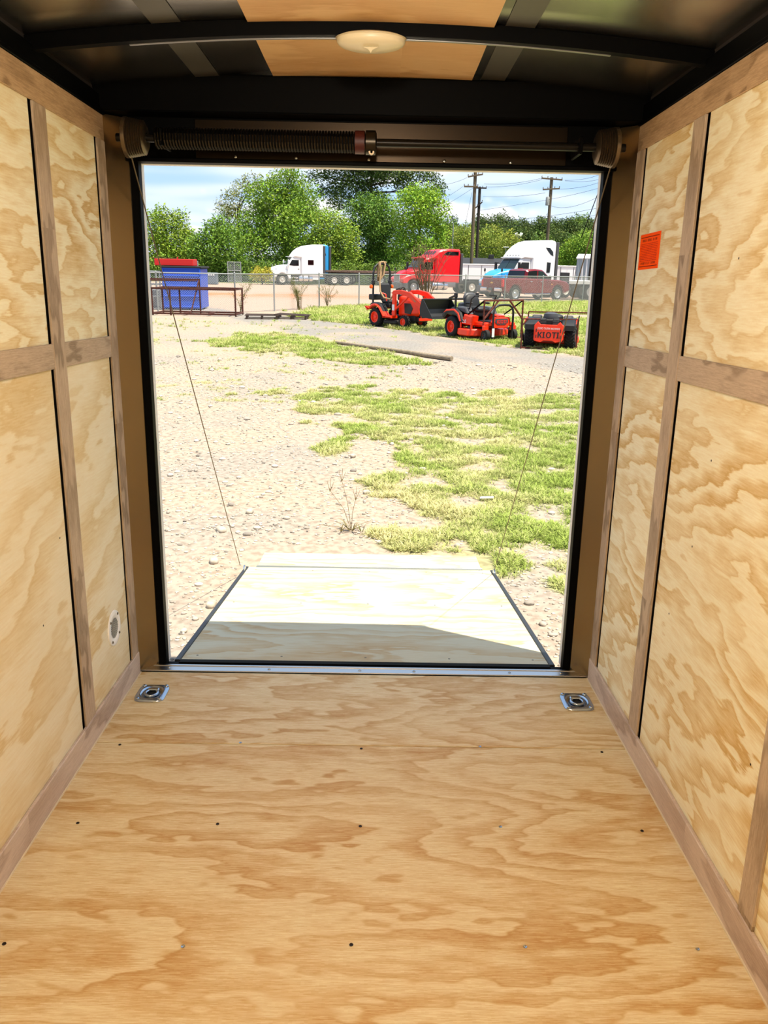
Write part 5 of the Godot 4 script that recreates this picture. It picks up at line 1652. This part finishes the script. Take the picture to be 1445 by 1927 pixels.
func make_flatbed(name: String, label: String, xf: Transform3D, len: float, wheels: Array, deck: Material, yd: float) -> void:
	var t := thing(name, label, "trailer", xf)
	for i in 7: b1("deck_plank", v3(-len / 2, yd, -1.05 + 0.35 * i), v3(len, 0.06, 0.34), deck, t, 0.008)
	for z in [-1.2, 1.2]: b1("side_rail", v3(-len / 2, yd - 0.06, z), v3(len, 0.20, 0.08), mats["deck_side"] if mats.has("deck_side") else deck, t, 0.01)
	for z in [-0.4, 0.4]: b1("beam", v3(-len / 2, yd - 0.16, z), v3(len, 0.2, 0.14), mats["chassis"], t, 0.01)
	for i in int(len / 0.8): b1("cross_member", v3(-0.4 - 0.8 * i, yd - 0.12, 0), v3(0.06, 0.14, 2.3), mats["chassis"], t)
	for x in wheels:
		for z in [-0.95, 0.95]: wheel(t, v3(x, 0.5, z), 0.5, 0.42, 0.28, signf(z), mats["wheel_white"])
		t1("axle", [x, 0.5, -0.95, x, 0.5, 0.95], 0.08, mats["chassis"], t)
	b1("front_stop", v3(0.0, yd + 0.25, 0), v3(0.06, 0.5, 2.2), mats["chassis"], t, 0.01)

func make_lot() -> void:
	vehicle_mats()
	make_truck("semi_truck", "white long-nosed sleeper truck facing left in front of the big green trees", place(-8.89, 0, -71.6, facing(-0.95, 0.31)).scaled_local(Vector3.ONE * 0.89), mats["white_paint"], mats["white_paint"], mats["white_paint"], 0)
	make_truck("semi_truck", "sky-blue sleeper truck showing only its back end behind the white truck", place(-8.7, 0, -75.6, facing(-0.95, 0.31)).scaled_local(Vector3.ONE * 0.91), mats["sky_paint"], mats["sky_paint"], mats["sky_paint"], 1)
	make_truck("semi_truck", "bright red truck with roof windows on its sleeper, behind the bare shrub", place(1.95, 0, -54.4, facing(-0.90, 0.43)).scaled_local(Vector3.ONE * 0.87), mats["red_truck"], mats["red_truck"], mats["red_truck"], 2)
	make_truck("semi_truck", "white-roofed sleeper truck with a sky-blue hood behind the maroon pickup", place(7.6, 0, -49.4, facing(-0.85, 0.53)).scaled_local(Vector3.ONE * 0.90), mats["white_paint"], mats["sky_paint"], mats["white_paint"], 1)
	make_pickup(place(8.78, 0, -46.4, facing(0.83, -0.55)).scaled_local(Vector3.ONE * 0.925))
	make_flatbed("flatbed_trailer", "empty flatbed with a weathered plank deck behind the white truck", place(2.5, 0, -77.0, 0.02), 7.6, [-1.2, -2.4], mats["deck_board"], 1.26)
	var wm := mat("deck_side", Color(0.74, 0.73, 0.71), 0.5)
	make_flatbed("flatbed_trailer", "white-edged flatbed carrying the grey shed at the right jamb", place(11.6, 0, -49.0, facing(-1, 0.02)), 6.0, [-1.45, -2.6], wm, 1.10)
	# shed on it
	var gs := mat("shed_grey", Color(0.62, 0.66, 0.68), 0.45, 0.3)
	var sh := thing("metal_shed", "pale grey ribbed metal shed with a gabled end, standing behind the pickup", "shed", place(15.15, 0, -56.5, -0.35))
	b1("wall", v3(1.0, 1.75, 0), v3(3.9, 1.55, 2.1), gs, sh, 0.01)
	var s := st()
	ext(s, P2([-1.12, 2.52, 1.12, 2.52, 1.12, 2.58, 0, 2.86, -1.12, 2.58]), -1.0, 3.05, 0.0, Transform3D(Basis(Vector3.UP, PI / 2), Vector3.ZERO))
	obj("roof", s, mats["white_paint"], sh)
	for i in 14: b1("wall_rib", v3(-0.8 + 0.28 * i, 1.76, 1.06), v3(0.10, 1.5, 0.05), mats["white_paint"] if i % 3 else gs, sh, 0.012)
	b1("door", v3(-0.97, 1.62, 0.15), v3(0.05, 1.25, 0.85), mat("shed_door", Color(0.52, 0.57, 0.60), 0.5, 0.2), sh, 0.01)
	b1("door_latch", v3(-1.01, 1.5, -0.15), v3(0.04, 0.12, 0.05), mats["machine_black"], sh, 0.01)
	var pb := st()
	bar(pb, v3(-1.08, 1.05, 0.55), v3(-1.05, 2.2, -0.05), 0.06, 0.04, 0.005)
	obj("leaning_board", pb, mats["deck_board"], sh)
	b1("skid", v3(1.0, 0.49, 0.7), v3(3.9, 0.98, 0.3), mats["chassis"], sh, 0.02)
	b1("skid", v3(1.0, 0.49, -0.7), v3(3.9, 0.98, 0.3), mats["chassis"], sh, 0.02)
	# long white trailer and roof behind
	var lt := thing("white_trailer", "long low white box trailer behind the red truck and the utility poles", "trailer", place(13.5, 0, -74.0))
	b1("body", v3(0, 1.25, 0), v3(15.0, 1.55, 2.4), mats["white_paint"], lt, 0.05)
	b1("roof_edge", v3(0, 2.06, 0), v3(15.1, 0.10, 2.5), mats["white_paint"], lt, 0.02)
	for i in 12: b1("panel_seam", v3(-6.6 + 1.2 * i, 1.25, 1.21), v3(0.04, 1.45, 0.02), mats["machine_grey"], lt)
	for x in [-6.0, -5.0, 4.5, 5.5]: wheel(lt, v3(x, 0.45, 1.0), 0.45, 0.3, 0.27, 1.0, mats["wheel_white"])
	b1("floor_beam", v3(0, 0.42, 0), v3(15.0, 0.16, 2.2), mats["chassis"], lt, 0.02)
	var hs := thing("low_building", "low dark-roofed building behind the long white trailer", "building", place(12.0, 0, -84.0))
	b1("wall", v3(0, 0.95, 0), v3(9.0, 1.9, 4.0), mats["white_paint"], hs, 0.02)
	s = st()
	ext(s, P2([-2.3, 1.9, 2.3, 1.9, 2.3, 2.0, 0, 2.75, -2.3, 2.0]), -4.7, 4.7, 0.0, Transform3D(Basis(Vector3.UP, PI / 2), Vector3.ZERO))
	obj("roof", s, mat("dark_roof", Color(0.10, 0.10, 0.11), 0.7), hs)
	b1("chimney", v3(-0.4, 2.85, 0), v3(0.5, 0.5, 0.5), mats["dark_roof"], hs, 0.03)

func make_tractor() -> void:
	var t := thing("compact_tractor", "small orange tractor with a black front loader bucket and roll bar on the grass", "tractor", place(0.62, 0, -22.35, facing(0.66, 0.75)).scaled_local(Vector3.ONE * 0.86))
	var O: Material = mats["orange"]
	var K: Material = mats["machine_black"]
	for sd in [-1.0, 1.0]:
		wheel(t, v3(-0.62, 0.335, sd * 0.46), 0.31, 0.30, 0.19, sd, O, "rear_wheel", 16)
		wheel(t, v3(0.78, 0.235, sd * 0.42), 0.215, 0.20, 0.125, sd, O, "front_wheel", 14)
		var f := PackedVector2Array(P2([-1.12, 0.70]))
		for i in 8:
			var a := deg_to_rad(150.0 - 118.0 * i / 7.0)
			f.append(Vector2(-0.62 + 0.42 * cos(a), 0.36 + 0.44 * sin(a)))
		f.append_array(P2([-0.12, 0.42, 0.30, 0.42, 0.30, 0.34, -0.20, 0.34]))
		for i in 8:
			var a := deg_to_rad(30.0 + 112.0 * i / 7.0)
			f.append(Vector2(-0.62 + 0.36 * cos(a), 0.36 + 0.37 * sin(a)))
		var s := st()
		ext(s, f, minf(sd * 0.28, sd * 0.62), maxf(sd * 0.28, sd * 0.62), 0.03)
		obj("rear_fender", s, O, t)
		e1("fender_cover", [-0.95, 0.74, -0.80, 0.84, -0.42, 0.80, -0.22, 0.55, -0.35, 0.52, -0.55, 0.74], minf(sd * 0.25, sd * 0.56), maxf(sd * 0.25, sd * 0.56), K, t, 0.02)
		# loader frame
		b1("loader_post", v3(0.22, 0.78, sd * 0.40), v3(0.16, 0.90, 0.09), O, t, 0.015)
		e1("loader_arm", [0.12, 1.18, 0.22, 1.28, 0.60, 1.30, 1.05, 1.24, 1.70, 0.86, 1.76, 0.68, 1.64, 0.64, 0.96, 1.08, 0.55, 1.16, 0.25, 1.14], minf(sd * 0.37, sd * 0.46), maxf(sd * 0.37, sd * 0.46), O, t, 0.012)
		t1("lift_cylinder", [0.28, 0.62, sd * 0.42, 0.95, 1.08, sd * 0.42], 0.035, O, t)
		t1("tilt_cylinder", [0.95, 1.24, sd * 0.42, 1.58, 0.92, sd * 0.42], 0.03, K, t)
		e1("loader_label", [0.16, 0.60, 0.28, 0.60, 0.28, 0.80, 0.16, 0.80], minf(sd * 0.445, sd * 0.452), maxf(sd * 0.445, sd * 0.452), mats["white_paint"], t, 0.0)
		var lb := st()
		lathe(lb, P2([0.0, -0.07, 0.055, -0.05, 0.065, 0.0, 0.055, 0.05, 0, 0.07]), Transform3D(Basis(), v3(-0.92, 1.37, sd * 0.50)), 12)
		obj("turn_signal", lb, mats["amber"], t)
		b1("signal_bracket", v3(-0.92, 1.37, sd * 0.43), v3(0.05, 0.05, 0.10), K, t, 0.01)
		e1("side_grille", [0.62, 0.52, 0.58, 0.86, 0.90, 0.86, 1.02, 0.70, 0.92, 0.50], minf(sd * 0.255, sd * 0.27), maxf(sd * 0.255, sd * 0.27), K, t, 0.004)
		b1("foot_plate", v3(0.02, 0.36, sd * 0.36), v3(0.55, 0.04, 0.26), K, t, 0.01)
		b1("lever", v3(-0.18, 0.95, sd * 0.30), v3(0.03, 0.28, 0.03), K, t, 0.008)
	t1("roll_bar", [-0.92, 0.62, -0.40, -0.92, 1.85, -0.40, -0.92, 2.04, -0.34, -0.92, 2.13, -0.22, -0.92, 2.15, 0.0, -0.92, 2.13, 0.22, -0.92, 2.04, 0.34, -0.92, 1.85, 0.40, -0.92, 0.62, 0.40], 0.036, K, t, 10)
	for sd in [-1.0, 1.0]: b1("roll_bar_hinge", v3(-0.92, 1.52, sd * 0.40), v3(0.12, 0.14, 0.10), K, t, 0.015)
	b1("ballast_box", v3(-1.22, 1.0, 0.0), v3(0.28, 0.20, 0.50), K, t, 0.03)
	var s := st()
	loft(s, [ring(0.30, 0.50, 0.40, 1.10, 0.10), ring(0.75, 0.52, 0.40, 1.06, 0.12), ring(1.10, 0.50, 0.42, 0.98, 0.14), ring(1.28, 0.42, 0.46, 0.86, 0.14)])
	obj("hood", s, O, t)
	b1("front_grille", v3(1.27, 0.56, 0), v3(0.06, 0.26, 0.36), K, t, 0.03)
	for sd in [-1.0, 1.0]:
		s = st()
		blob(s, v3(1.20, 0.80, sd * 0.17), v3(0.12, 0.09, 0.06), 10, 7)
		obj("headlight", s, mats["silver_lamp"], t)
	for z in [-0.22, 0.0, 0.22]: t1("front_guard", [1.32, 0.32, z, 1.40, 0.40, z, 1.40, 0.78, z], 0.018, O, t, 6)
	b1("guard_bar", v3(1.40, 0.34, 0), v3(0.05, 0.09, 0.62), O, t, 0.01)
	b1("guard_bar", v3(1.40, 0.78, 0), v3(0.05, 0.04, 0.62), O, t, 0.01)
	b1("frame", v3(0.25, 0.34, 0), v3(2.0, 0.18, 0.34), K, t, 0.02)
	b1("engine", v3(0.7, 0.36, 0), v3(0.8, 0.24, 0.42), mats["chassis"], t, 0.03)
	b1("mower_belly", v3(0.12, 0.20, 0), v3(0.7, 0.14, 1.05), mats["chassis"], t, 0.04)
	b1("dashboard", v3(0.24, 1.05, 0), v3(0.18, 0.22, 0.44), K, t, 0.04)
	t1("steering_column", [0.22, 1.1, 0, 0.08, 1.28, 0], 0.025, K, t)
	s = st()
	var rg := PackedVector3Array()
	for i in 21: rg.append(v3(0.17 * cos(TAU * i / 20.0), 0, 0.17 * sin(TAU * i / 20.0)))
	tube(s, rg, 0.016, 8, -1, false)
	box(s, v3(0, 0, 0), v3(0.32, 0.015, 0.03), 0.004)
	box(s, v3(0, 0, 0), v3(0.03, 0.015, 0.32), 0.004)
	obj("steering_wheel", s, K, t, Transform3D(Basis(Vector3.BACK, 0.45), v3(0.07, 1.30, 0)))
	b1("seat_cushion", v3(-0.45, 0.86, 0), v3(0.46, 0.14, 0.46), mats["seat_black"], t, 0.05)
	b1("seat_back", v3(-0.72, 1.18, 0), v3(0.13, 0.62, 0.48), mats["seat_black"], t, 0.055, Basis(Vector3.BACK, 0.14))
	b1("seat_base", v3(-0.45, 0.74, 0), v3(0.5, 0.14, 0.5), K, t, 0.02)
	t1("grab_rail", [-0.30, 0.9, 0.30, -0.34, 1.12, 0.31, -0.52, 1.16, 0.31], 0.022, O, t)
	# bucket
	s = st()
	var bw := 0.66
	var pf := [[2.22, 0.34], [1.74, 0.36], [1.64, 0.46], [1.62, 0.62], [1.70, 0.94]]
	for i in 4:
		var a := v3(pf[i][0], pf[i][1], 0)
		var b := v3(pf[i + 1][0], pf[i + 1][1], 0)
		var nn := (b - a).cross(Vector3.BACK).normalized() * 0.022
		for q in [[0.0, 1.0], [1.0, -1.0]]:
			face(s, [a + nn * q[0] + v3(0, 0, -bw), a + nn * q[0] + v3(0, 0, bw), b + nn * q[0] + v3(0, 0, bw), b + nn * q[0] + v3(0, 0, -bw)], nn * (1.0 if q[0] > 0 else -1.0))
	box(s, v3(2.22, 0.345, 0), v3(0.10, 0.03, bw * 2), 0.008)
	box(s, v3(1.70, 0.94, 0), v3(0.05, 0.05, bw * 2), 0.01)
	var bk := obj("bucket", s, K, t, Transform3D(Basis(), v3(0.17, 0.10, 0)))
	for sd in [-1.0, 1.0]: e1("bucket_side", [2.25, 0.34, 1.74, 0.35, 1.63, 0.46, 1.61, 0.62, 1.69, 0.96, 1.80, 0.92], minf(sd * bw, sd * (bw + 0.02)), maxf(sd * bw, sd * (bw + 0.02)), K, bk, 0.003)
	# hose laid over it
	var h := thing("hose", "pale tan hose looped over the orange tractor's roll bar and trailing over its hood", "hose", t.transform * Transform3D(Basis(), v3(0, -0.09, 0)))
	var hm := mat("hose_tan", Color(0.58, 0.47, 0.33), 0.75)
	t1("loop", [-0.92, 2.29, -0.20, -0.92, 2.31, -0.05, -0.92, 2.29, 0.12, -0.98, 2.20, 0.18, -1.0, 1.90, 0.12, -0.98, 1.68, 0.06, -0.93, 1.66, 0.16, -0.88, 1.80, 0.22, -0.87, 2.18, 0.18, -0.90, 2.30, 0.16], 0.032, hm, h)
	t1("loop", [-0.92, 2.30, -0.10, -0.86, 2.22, -0.10, -0.85, 1.86, -0.02, -0.88, 1.72, 0.10, -0.95, 1.72, 0.0, -0.98, 2.1, -0.10, -0.93, 2.30, -0.12], 0.032, hm, h)
	t1("run", [-0.92, 2.30, 0.10, -0.84, 2.1, 0.12, -0.80, 1.62, 0.20, -0.62, 1.30, 0.32, -0.36, 1.10, 0.38, -0.05, 1.05, 0.34, 0.12, 1.30, 0.30, 0.40, 1.36, 0.20, 0.70, 1.34, 0.42, 0.95, 1.27, 0.42, 1.35, 1.02, 0.44], 0.03, hm, h)

func make_mower(name: String, label: String, xf: Transform3D, rear: bool) -> void:
	var t := thing(name, label, "mower", xf, "zero-turn mowers")
	var O: Material = mats["orange"]
	var K: Material = mats["machine_black"]
	for sd in [-1.0, 1.0]:
		wheel(t, v3(-0.52, 0.31, sd * 0.56), 0.31, 0.30, 0.17, sd, O, "drive_wheel", 0 if not rear else 22)
		wheel(t, v3(0.92, 0.16, sd * 0.50), 0.16, 0.14, 0.07, sd, mats["machine_grey"], "caster")
		b1("caster_fork", v3(0.90, 0.36, sd * 0.50), v3(0.10, 0.14, 0.20), O, t, 0.02)
		b1("caster_arm", v3(0.62, 0.46, sd * 0.42), v3(0.62, 0.10, 0.12), O, t, 0.015)
		t1("frame_rail", [-0.95, 0.36, sd * 0.30, 0.4, 0.40, sd * 0.30, 0.9, 0.46, sd * 0.46], 0.05, O, t)
		# fender: a black shell over the wheel with an orange stripe
		var f := [-0.98, 0.52, -0.98, 0.66, -0.80, 0.80, -0.35, 0.84, -0.12, 0.72, 0.02, 0.48, -0.10, 0.46, -0.26, 0.62, -0.75, 0.66, -0.90, 0.52]
		e1("fender", f, minf(sd * 0.30, sd * 0.70), maxf(sd * 0.30, sd * 0.70), K, t, 0.04)
		e1("fender_stripe", [-0.86, 0.70, -0.74, 0.80, -0.35, 0.83, -0.13, 0.72, -0.02, 0.50, -0.07, 0.49, -0.18, 0.69, -0.37, 0.78, -0.72, 0.755], minf(sd * 0.69, sd * 0.715), maxf(sd * 0.69, sd * 0.715), O, t, 0.006)
		e1("side_panel", [-0.15, 0.42, 0.02, 0.70, 0.42, 0.66, 0.36, 0.40], minf(sd * 0.36, sd * 0.62), maxf(sd * 0.36, sd * 0.62), O, t, 0.03)
		e1("console", [-0.45, 0.80, -0.38, 0.90, 0.0, 0.88, 0.12, 0.70], minf(sd * 0.32, sd * 0.56), maxf(sd * 0.32, sd * 0.56), mats["machine_grey"], t, 0.03)
		if not rear: t1("control_lever", [0.0, 0.75, sd * 0.42, 0.10, 1.12, sd * 0.44, 0.22, 1.22, sd * 0.40, 0.24, 1.23, sd * 0.12], 0.02, K, t)
		if rear: continue
		t1("roll_bar_post", [-0.70, 0.60, sd * 0.40, -0.70, 1.20, sd * 0.40], 0.035, K, t)
		b1("roll_bar_hinge", v3(-0.70, 1.2, sd * 0.40), v3(0.10, 0.14, 0.09), K, t, 0.015)
	if not rear:
		words(t, "2.0", 0.10, Transform3D(Basis(), v3(0.06, 0.50, 0.632)), mats["white_paint"], "lettering")
		words(t, "2.0", 0.10, Transform3D(Basis(Vector3.UP, PI), v3(0.20, 0.50, -0.632)), mats["white_paint"], "lettering")
	if not rear: t1("roll_bar", [-0.70, 1.2, -0.40, -1.02, 1.10, -0.40, -1.08, 1.08, -0.30, -1.08, 1.08, 0.30, -1.02, 1.10, 0.40, -0.70, 1.2, 0.40], 0.032, K, t)
	# deck
	e1("deck", [0.55, -0.55, 0.62, -0.2, 0.62, 0.25, 0.45, 0.72, -0.05, 0.78, -0.30, 0.6, -0.30, -0.6, -0.05, -0.74, 0.35, -0.74], 0.10, 0.30, O, t, 0.03, Transform3D(Basis(Vector3.RIGHT, -PI / 2), v3(0.0, 0.0, 0)))
	for z in [-0.45, 0.0, 0.45]:
		var sp := st()
		lathe(sp, P2([0.10, 0, 0.10, 0.06, 0.06, 0.10, 0, 0.10]), Transform3D(Basis(), v3(0.15, 0.30, z)), 12)
		obj("spindle_cover", sp, K, t)
	b1("discharge_chute", v3(0.2, 0.22, -0.84), v3(0.4, 0.18, 0.16), K, t, 0.03, Basis(Vector3.RIGHT, -0.3))
	for z in [-0.62, 0.62]:
		for x in [-0.1, 0.4]: b1("deck_hanger", v3(x, 0.36, z), v3(0.05, 0.22, 0.05), O, t, 0.008)
	b1("main_frame", v3(-0.2, 0.42, 0), v3(1.3, 0.12, 0.6), mats["chassis"], t, 0.02)
	# floor pan and front panel
	b1("foot_pan", v3(0.62, 0.52, 0), v3(0.62, 0.05, 0.66), K, t, 0.015)
	e1("front_panel", [-0.36, 0.52, -0.30, 0.66, 0.30, 0.66, 0.36, 0.52, 0.24, 0.36, -0.24, 0.36], 0.92, 0.98, O, t, 0.01, Transform3D(Basis(Vector3.UP, PI / 2), Vector3.ZERO))
	e1("panel_inlay", [-0.24, 0.52, -0.22, 0.62, 0.22, 0.62, 0.24, 0.52, 0.14, 0.45, -0.14, 0.45], 0.975, 0.992, mats["machine_grey"], t, 0.003, Transform3D(Basis(Vector3.UP, PI / 2), Vector3.ZERO))
	if not rear: words(t, "KIOTI", 0.10, Transform3D(Basis(Vector3.UP, PI / 2), v3(0.996, 0.53, 0)), mat("lettering_red", Color(0.85, 0.12, 0.03), 0.5))
	b1("front_bar", v3(0.90, 0.46, 0), v3(0.10, 0.08, 1.10), O, t, 0.015)
	if not rear:
		t1("brush_guard", [1.05, 0.06, -0.36, 1.05, 0.80, -0.36, 1.05, 0.93, -0.31, 1.05, 0.99, -0.20, 1.05, 1.0, 0, 1.05, 0.99, 0.20, 1.05, 0.93, 0.31, 1.05, 0.80, 0.36, 1.05, 0.06, 0.36], 0.032, K, t, 10)
		b1("paper_tag", v3(1.09, 0.24, 0.37), v3(0.006, 0.24, 0.09), mats["white_paint"], t, 0.001)
	# seat
	b1("seat_base", v3(-0.22, 0.70, 0), v3(0.6, 0.16, 0.56), K, t, 0.03)
	var s := st()
	blob(s, v3(-0.12, 0.82, 0), v3(0.30, 0.10, 0.29), 16, 8, 0.7)
	obj("seat_cushion", s, mats["seat_black"], t)
	if not rear:
		s = st()
		blob(s, v3(0, 0, 0), v3(0.10, 0.32, 0.28), 16, 10, 0.75)
		obj("seat_back", s, mats["seat_black"], t, Transform3D(Basis(Vector3.BACK, 0.22), v3(-0.42, 0.93, 0)))
		s = st()
		blob(s, v3(-0.03, 0.13, 0), v3(0.085, 0.20, 0.24), 16, 10, 0.75)
		obj("seat_shell", s, mats["machine_grey"], t, Transform3D(Basis(Vector3.BACK, 0.22), v3(-0.47, 0.97, 0)))
		for sd in [-1.0, 1.0]: b1("armrest", v3(-0.15, 1.0, sd * 0.32), v3(0.32, 0.06, 0.07), mats["seat_black"], t, 0.025)
	# engine and rear bumper
	b1("engine_block", v3(-0.80, 0.66, 0), v3(0.42, 0.34, 0.46), mats["chassis"], t, 0.04)
	s = st()
	lathe(s, P2([0.20, 0, 0.21, 0.05, 0.19, 0.14, 0.10, 0.17, 0, 0.17]), Transform3D(Basis(), v3(-0.78, 0.82, 0)), 18)
	obj("engine_shroud", s, mats["machine_grey"], t)
	for z in [-0.17, 0.17]: b1("cylinder_head", v3(-1.0, 0.74, z), v3(0.20, 0.20, 0.16), K, t, 0.02)
	for z in [-0.17, 0.17]:
		for k in 4: b1("cooling_fin", v3(-1.11, 0.68 + 0.04 * k, z), v3(0.02, 0.012, 0.17), mats["machine_grey"], t, 0.002)
	s = st()
	lathe(s, P2([0, 0, 0.07, 0.01, 0.07, 0.30, 0, 0.31]), Transform3D(Basis(Vector3.RIGHT, PI / 2), v3(-1.08, 0.50, -0.15)), 12)
	obj("muffler", s, mats["machine_grey"], t)
	e1("rear_bumper", [-0.38, 0.24, -0.36, 0.46, -0.39, 0.66, -0.30, 0.76, -0.22, 0.68, 0.22, 0.68, 0.30, 0.76, 0.39, 0.66, 0.36, 0.46, 0.38, 0.24, 0.2, 0.20, 0.12, 0.25, -0.12, 0.25, -0.2, 0.20], -1.20, -1.15, O, t, 0.01, Transform3D(Basis(Vector3.UP, PI / 2), Vector3.ZERO))
	for sd in [-1.0, 1.0]:
		b1("bumper_side", v3(-1.03, 0.46, sd * 0.38), v3(0.30, 0.40, 0.035), O, t, 0.01)
		for y in [0.36, 0.52]: b1("bumper_slot", v3(-1.205, y, sd * 0.33), v3(0.012, 0.09, 0.022), K, t, 0.002)
	words(t, "KIOTI", 0.17, Transform3D(Basis(Vector3.UP, -PI / 2), v3(-1.203, 0.40, 0)), mats["machine_black"])
	words(t, "ZERO TURN MOWER", 0.05, Transform3D(Basis(Vector3.UP, -PI / 2), v3(-1.203, 0.575, 0)), mats["white_paint"], "lettering", false)

func make_machines() -> void:
	make_tractor()
	make_mower("zero_turn_mower", "orange and black riding mower facing forward inside the taller rusty crate frame", place(2.72, 0, -18.95, facing(0.52, 0.85)).scaled_local(Vector3.ONE * 0.90), false)
	make_mower("zero_turn_mower", "orange and black riding mower seen from behind its lettered bumper, at the right jamb", place(4.25, 0, -16.95, facing(0.30, -0.95)).scaled_local(Vector3.ONE * 0.84), true)
	var R: Material = mats["rust2"]
	# crate frame round the first mower
	var o := v3(2.70, 0, -18.05)
	var a := thing("crate_frame", "tall open rusty crate frame with diagonal braces round the forward-facing mower", "frame", Transform3D(Basis(), o), "rusty crate frames")
	var B := v3(1.13, 0, -0.85)
	var D := v3(-0.75, 0, -1.25)
	var up := v3(0, 1.0, 0)
	for q in [[Vector3.ZERO, up, "post"], [B, B + up, "post"], [up, up + B, "top_bar"], [v3(0, 0.03, 0), B + v3(0, 0.03, 0), "bottom_bar"], [B * 0.36 + up, up * 0.53, "brace"], [B * 0.64 + up, B + up * 0.53, "brace"], [v3(0, 0.03, 0), D + v3(0, 0.03, 0), "bottom_bar"], [B + v3(0, 0.03, 0), B + D + v3(0, 0.03, 0), "bottom_bar"], [D + v3(0, 0.03, 0), B + D + v3(0, 0.03, 0), "bottom_bar"]]:
		var s := st()
		bar(s, q[0], q[1], 0.04, 0.04, 0.006)
		obj(q[2], s, R, a)
	for q in [[up, D * 0.7 + v3(0, 0.42, 0)], [B + up, B * 0.75 + up * 0.62 + D * 0.25]]:
		var s := st()
		bar(s, q[0], q[1], 0.035, 0.035, 0.005)
		obj("brace", s, mats["black_steel"], a)
	# and round the second
	var A2 := v3(3.38, 0, -16.25)
	var c := thing("crate_frame", "low wide rusty crate frame round the mower seen from behind", "frame", Transform3D(Basis(), A2), "rusty crate frames")
	var E := v3(1.30, 0, 0.02)
	var F := v3(0.42, 0, -1.6)
	var u2 := v3(0, 0.68, 0)
	for q in [[Vector3.ZERO, u2, "post"], [E, E + u2, "post"], [u2, E + u2, "top_bar"], [v3(0, 0.02, 0), E + v3(0, 0.02, 0), "bottom_bar"], [E + v3(0, 0.02, 0), E + F + v3(0, 0.02, 0), "bottom_bar"], [v3(0, 0.02, 0), F + v3(0, 0.02, 0), "bottom_bar"], [F + u2 * 1.12, E + F + u2 * 1.12 + v3(0.5, 0, 0), "top_bar"], [u2 * 0.78, E * 0.10 + u2, "brace"], [E + u2 * 0.72, E * 0.87 + u2, "brace"], [F, F + u2 * 1.12, "post"]]:
		var s := st()
		bar(s, q[0], q[1], 0.032, 0.032, 0.005)
		obj(q[2], s, R, c)
	for q in [[u2 * 0.72, v3(0.10, 0.02, -0.1)], [E + u2, E + F * 0.5 + u2 * 1.06]]:
		var s := st()
		bar(s, q[0], q[1], 0.026, 0.026, 0.004)
		obj("brace", s, mats["black_steel"], c)
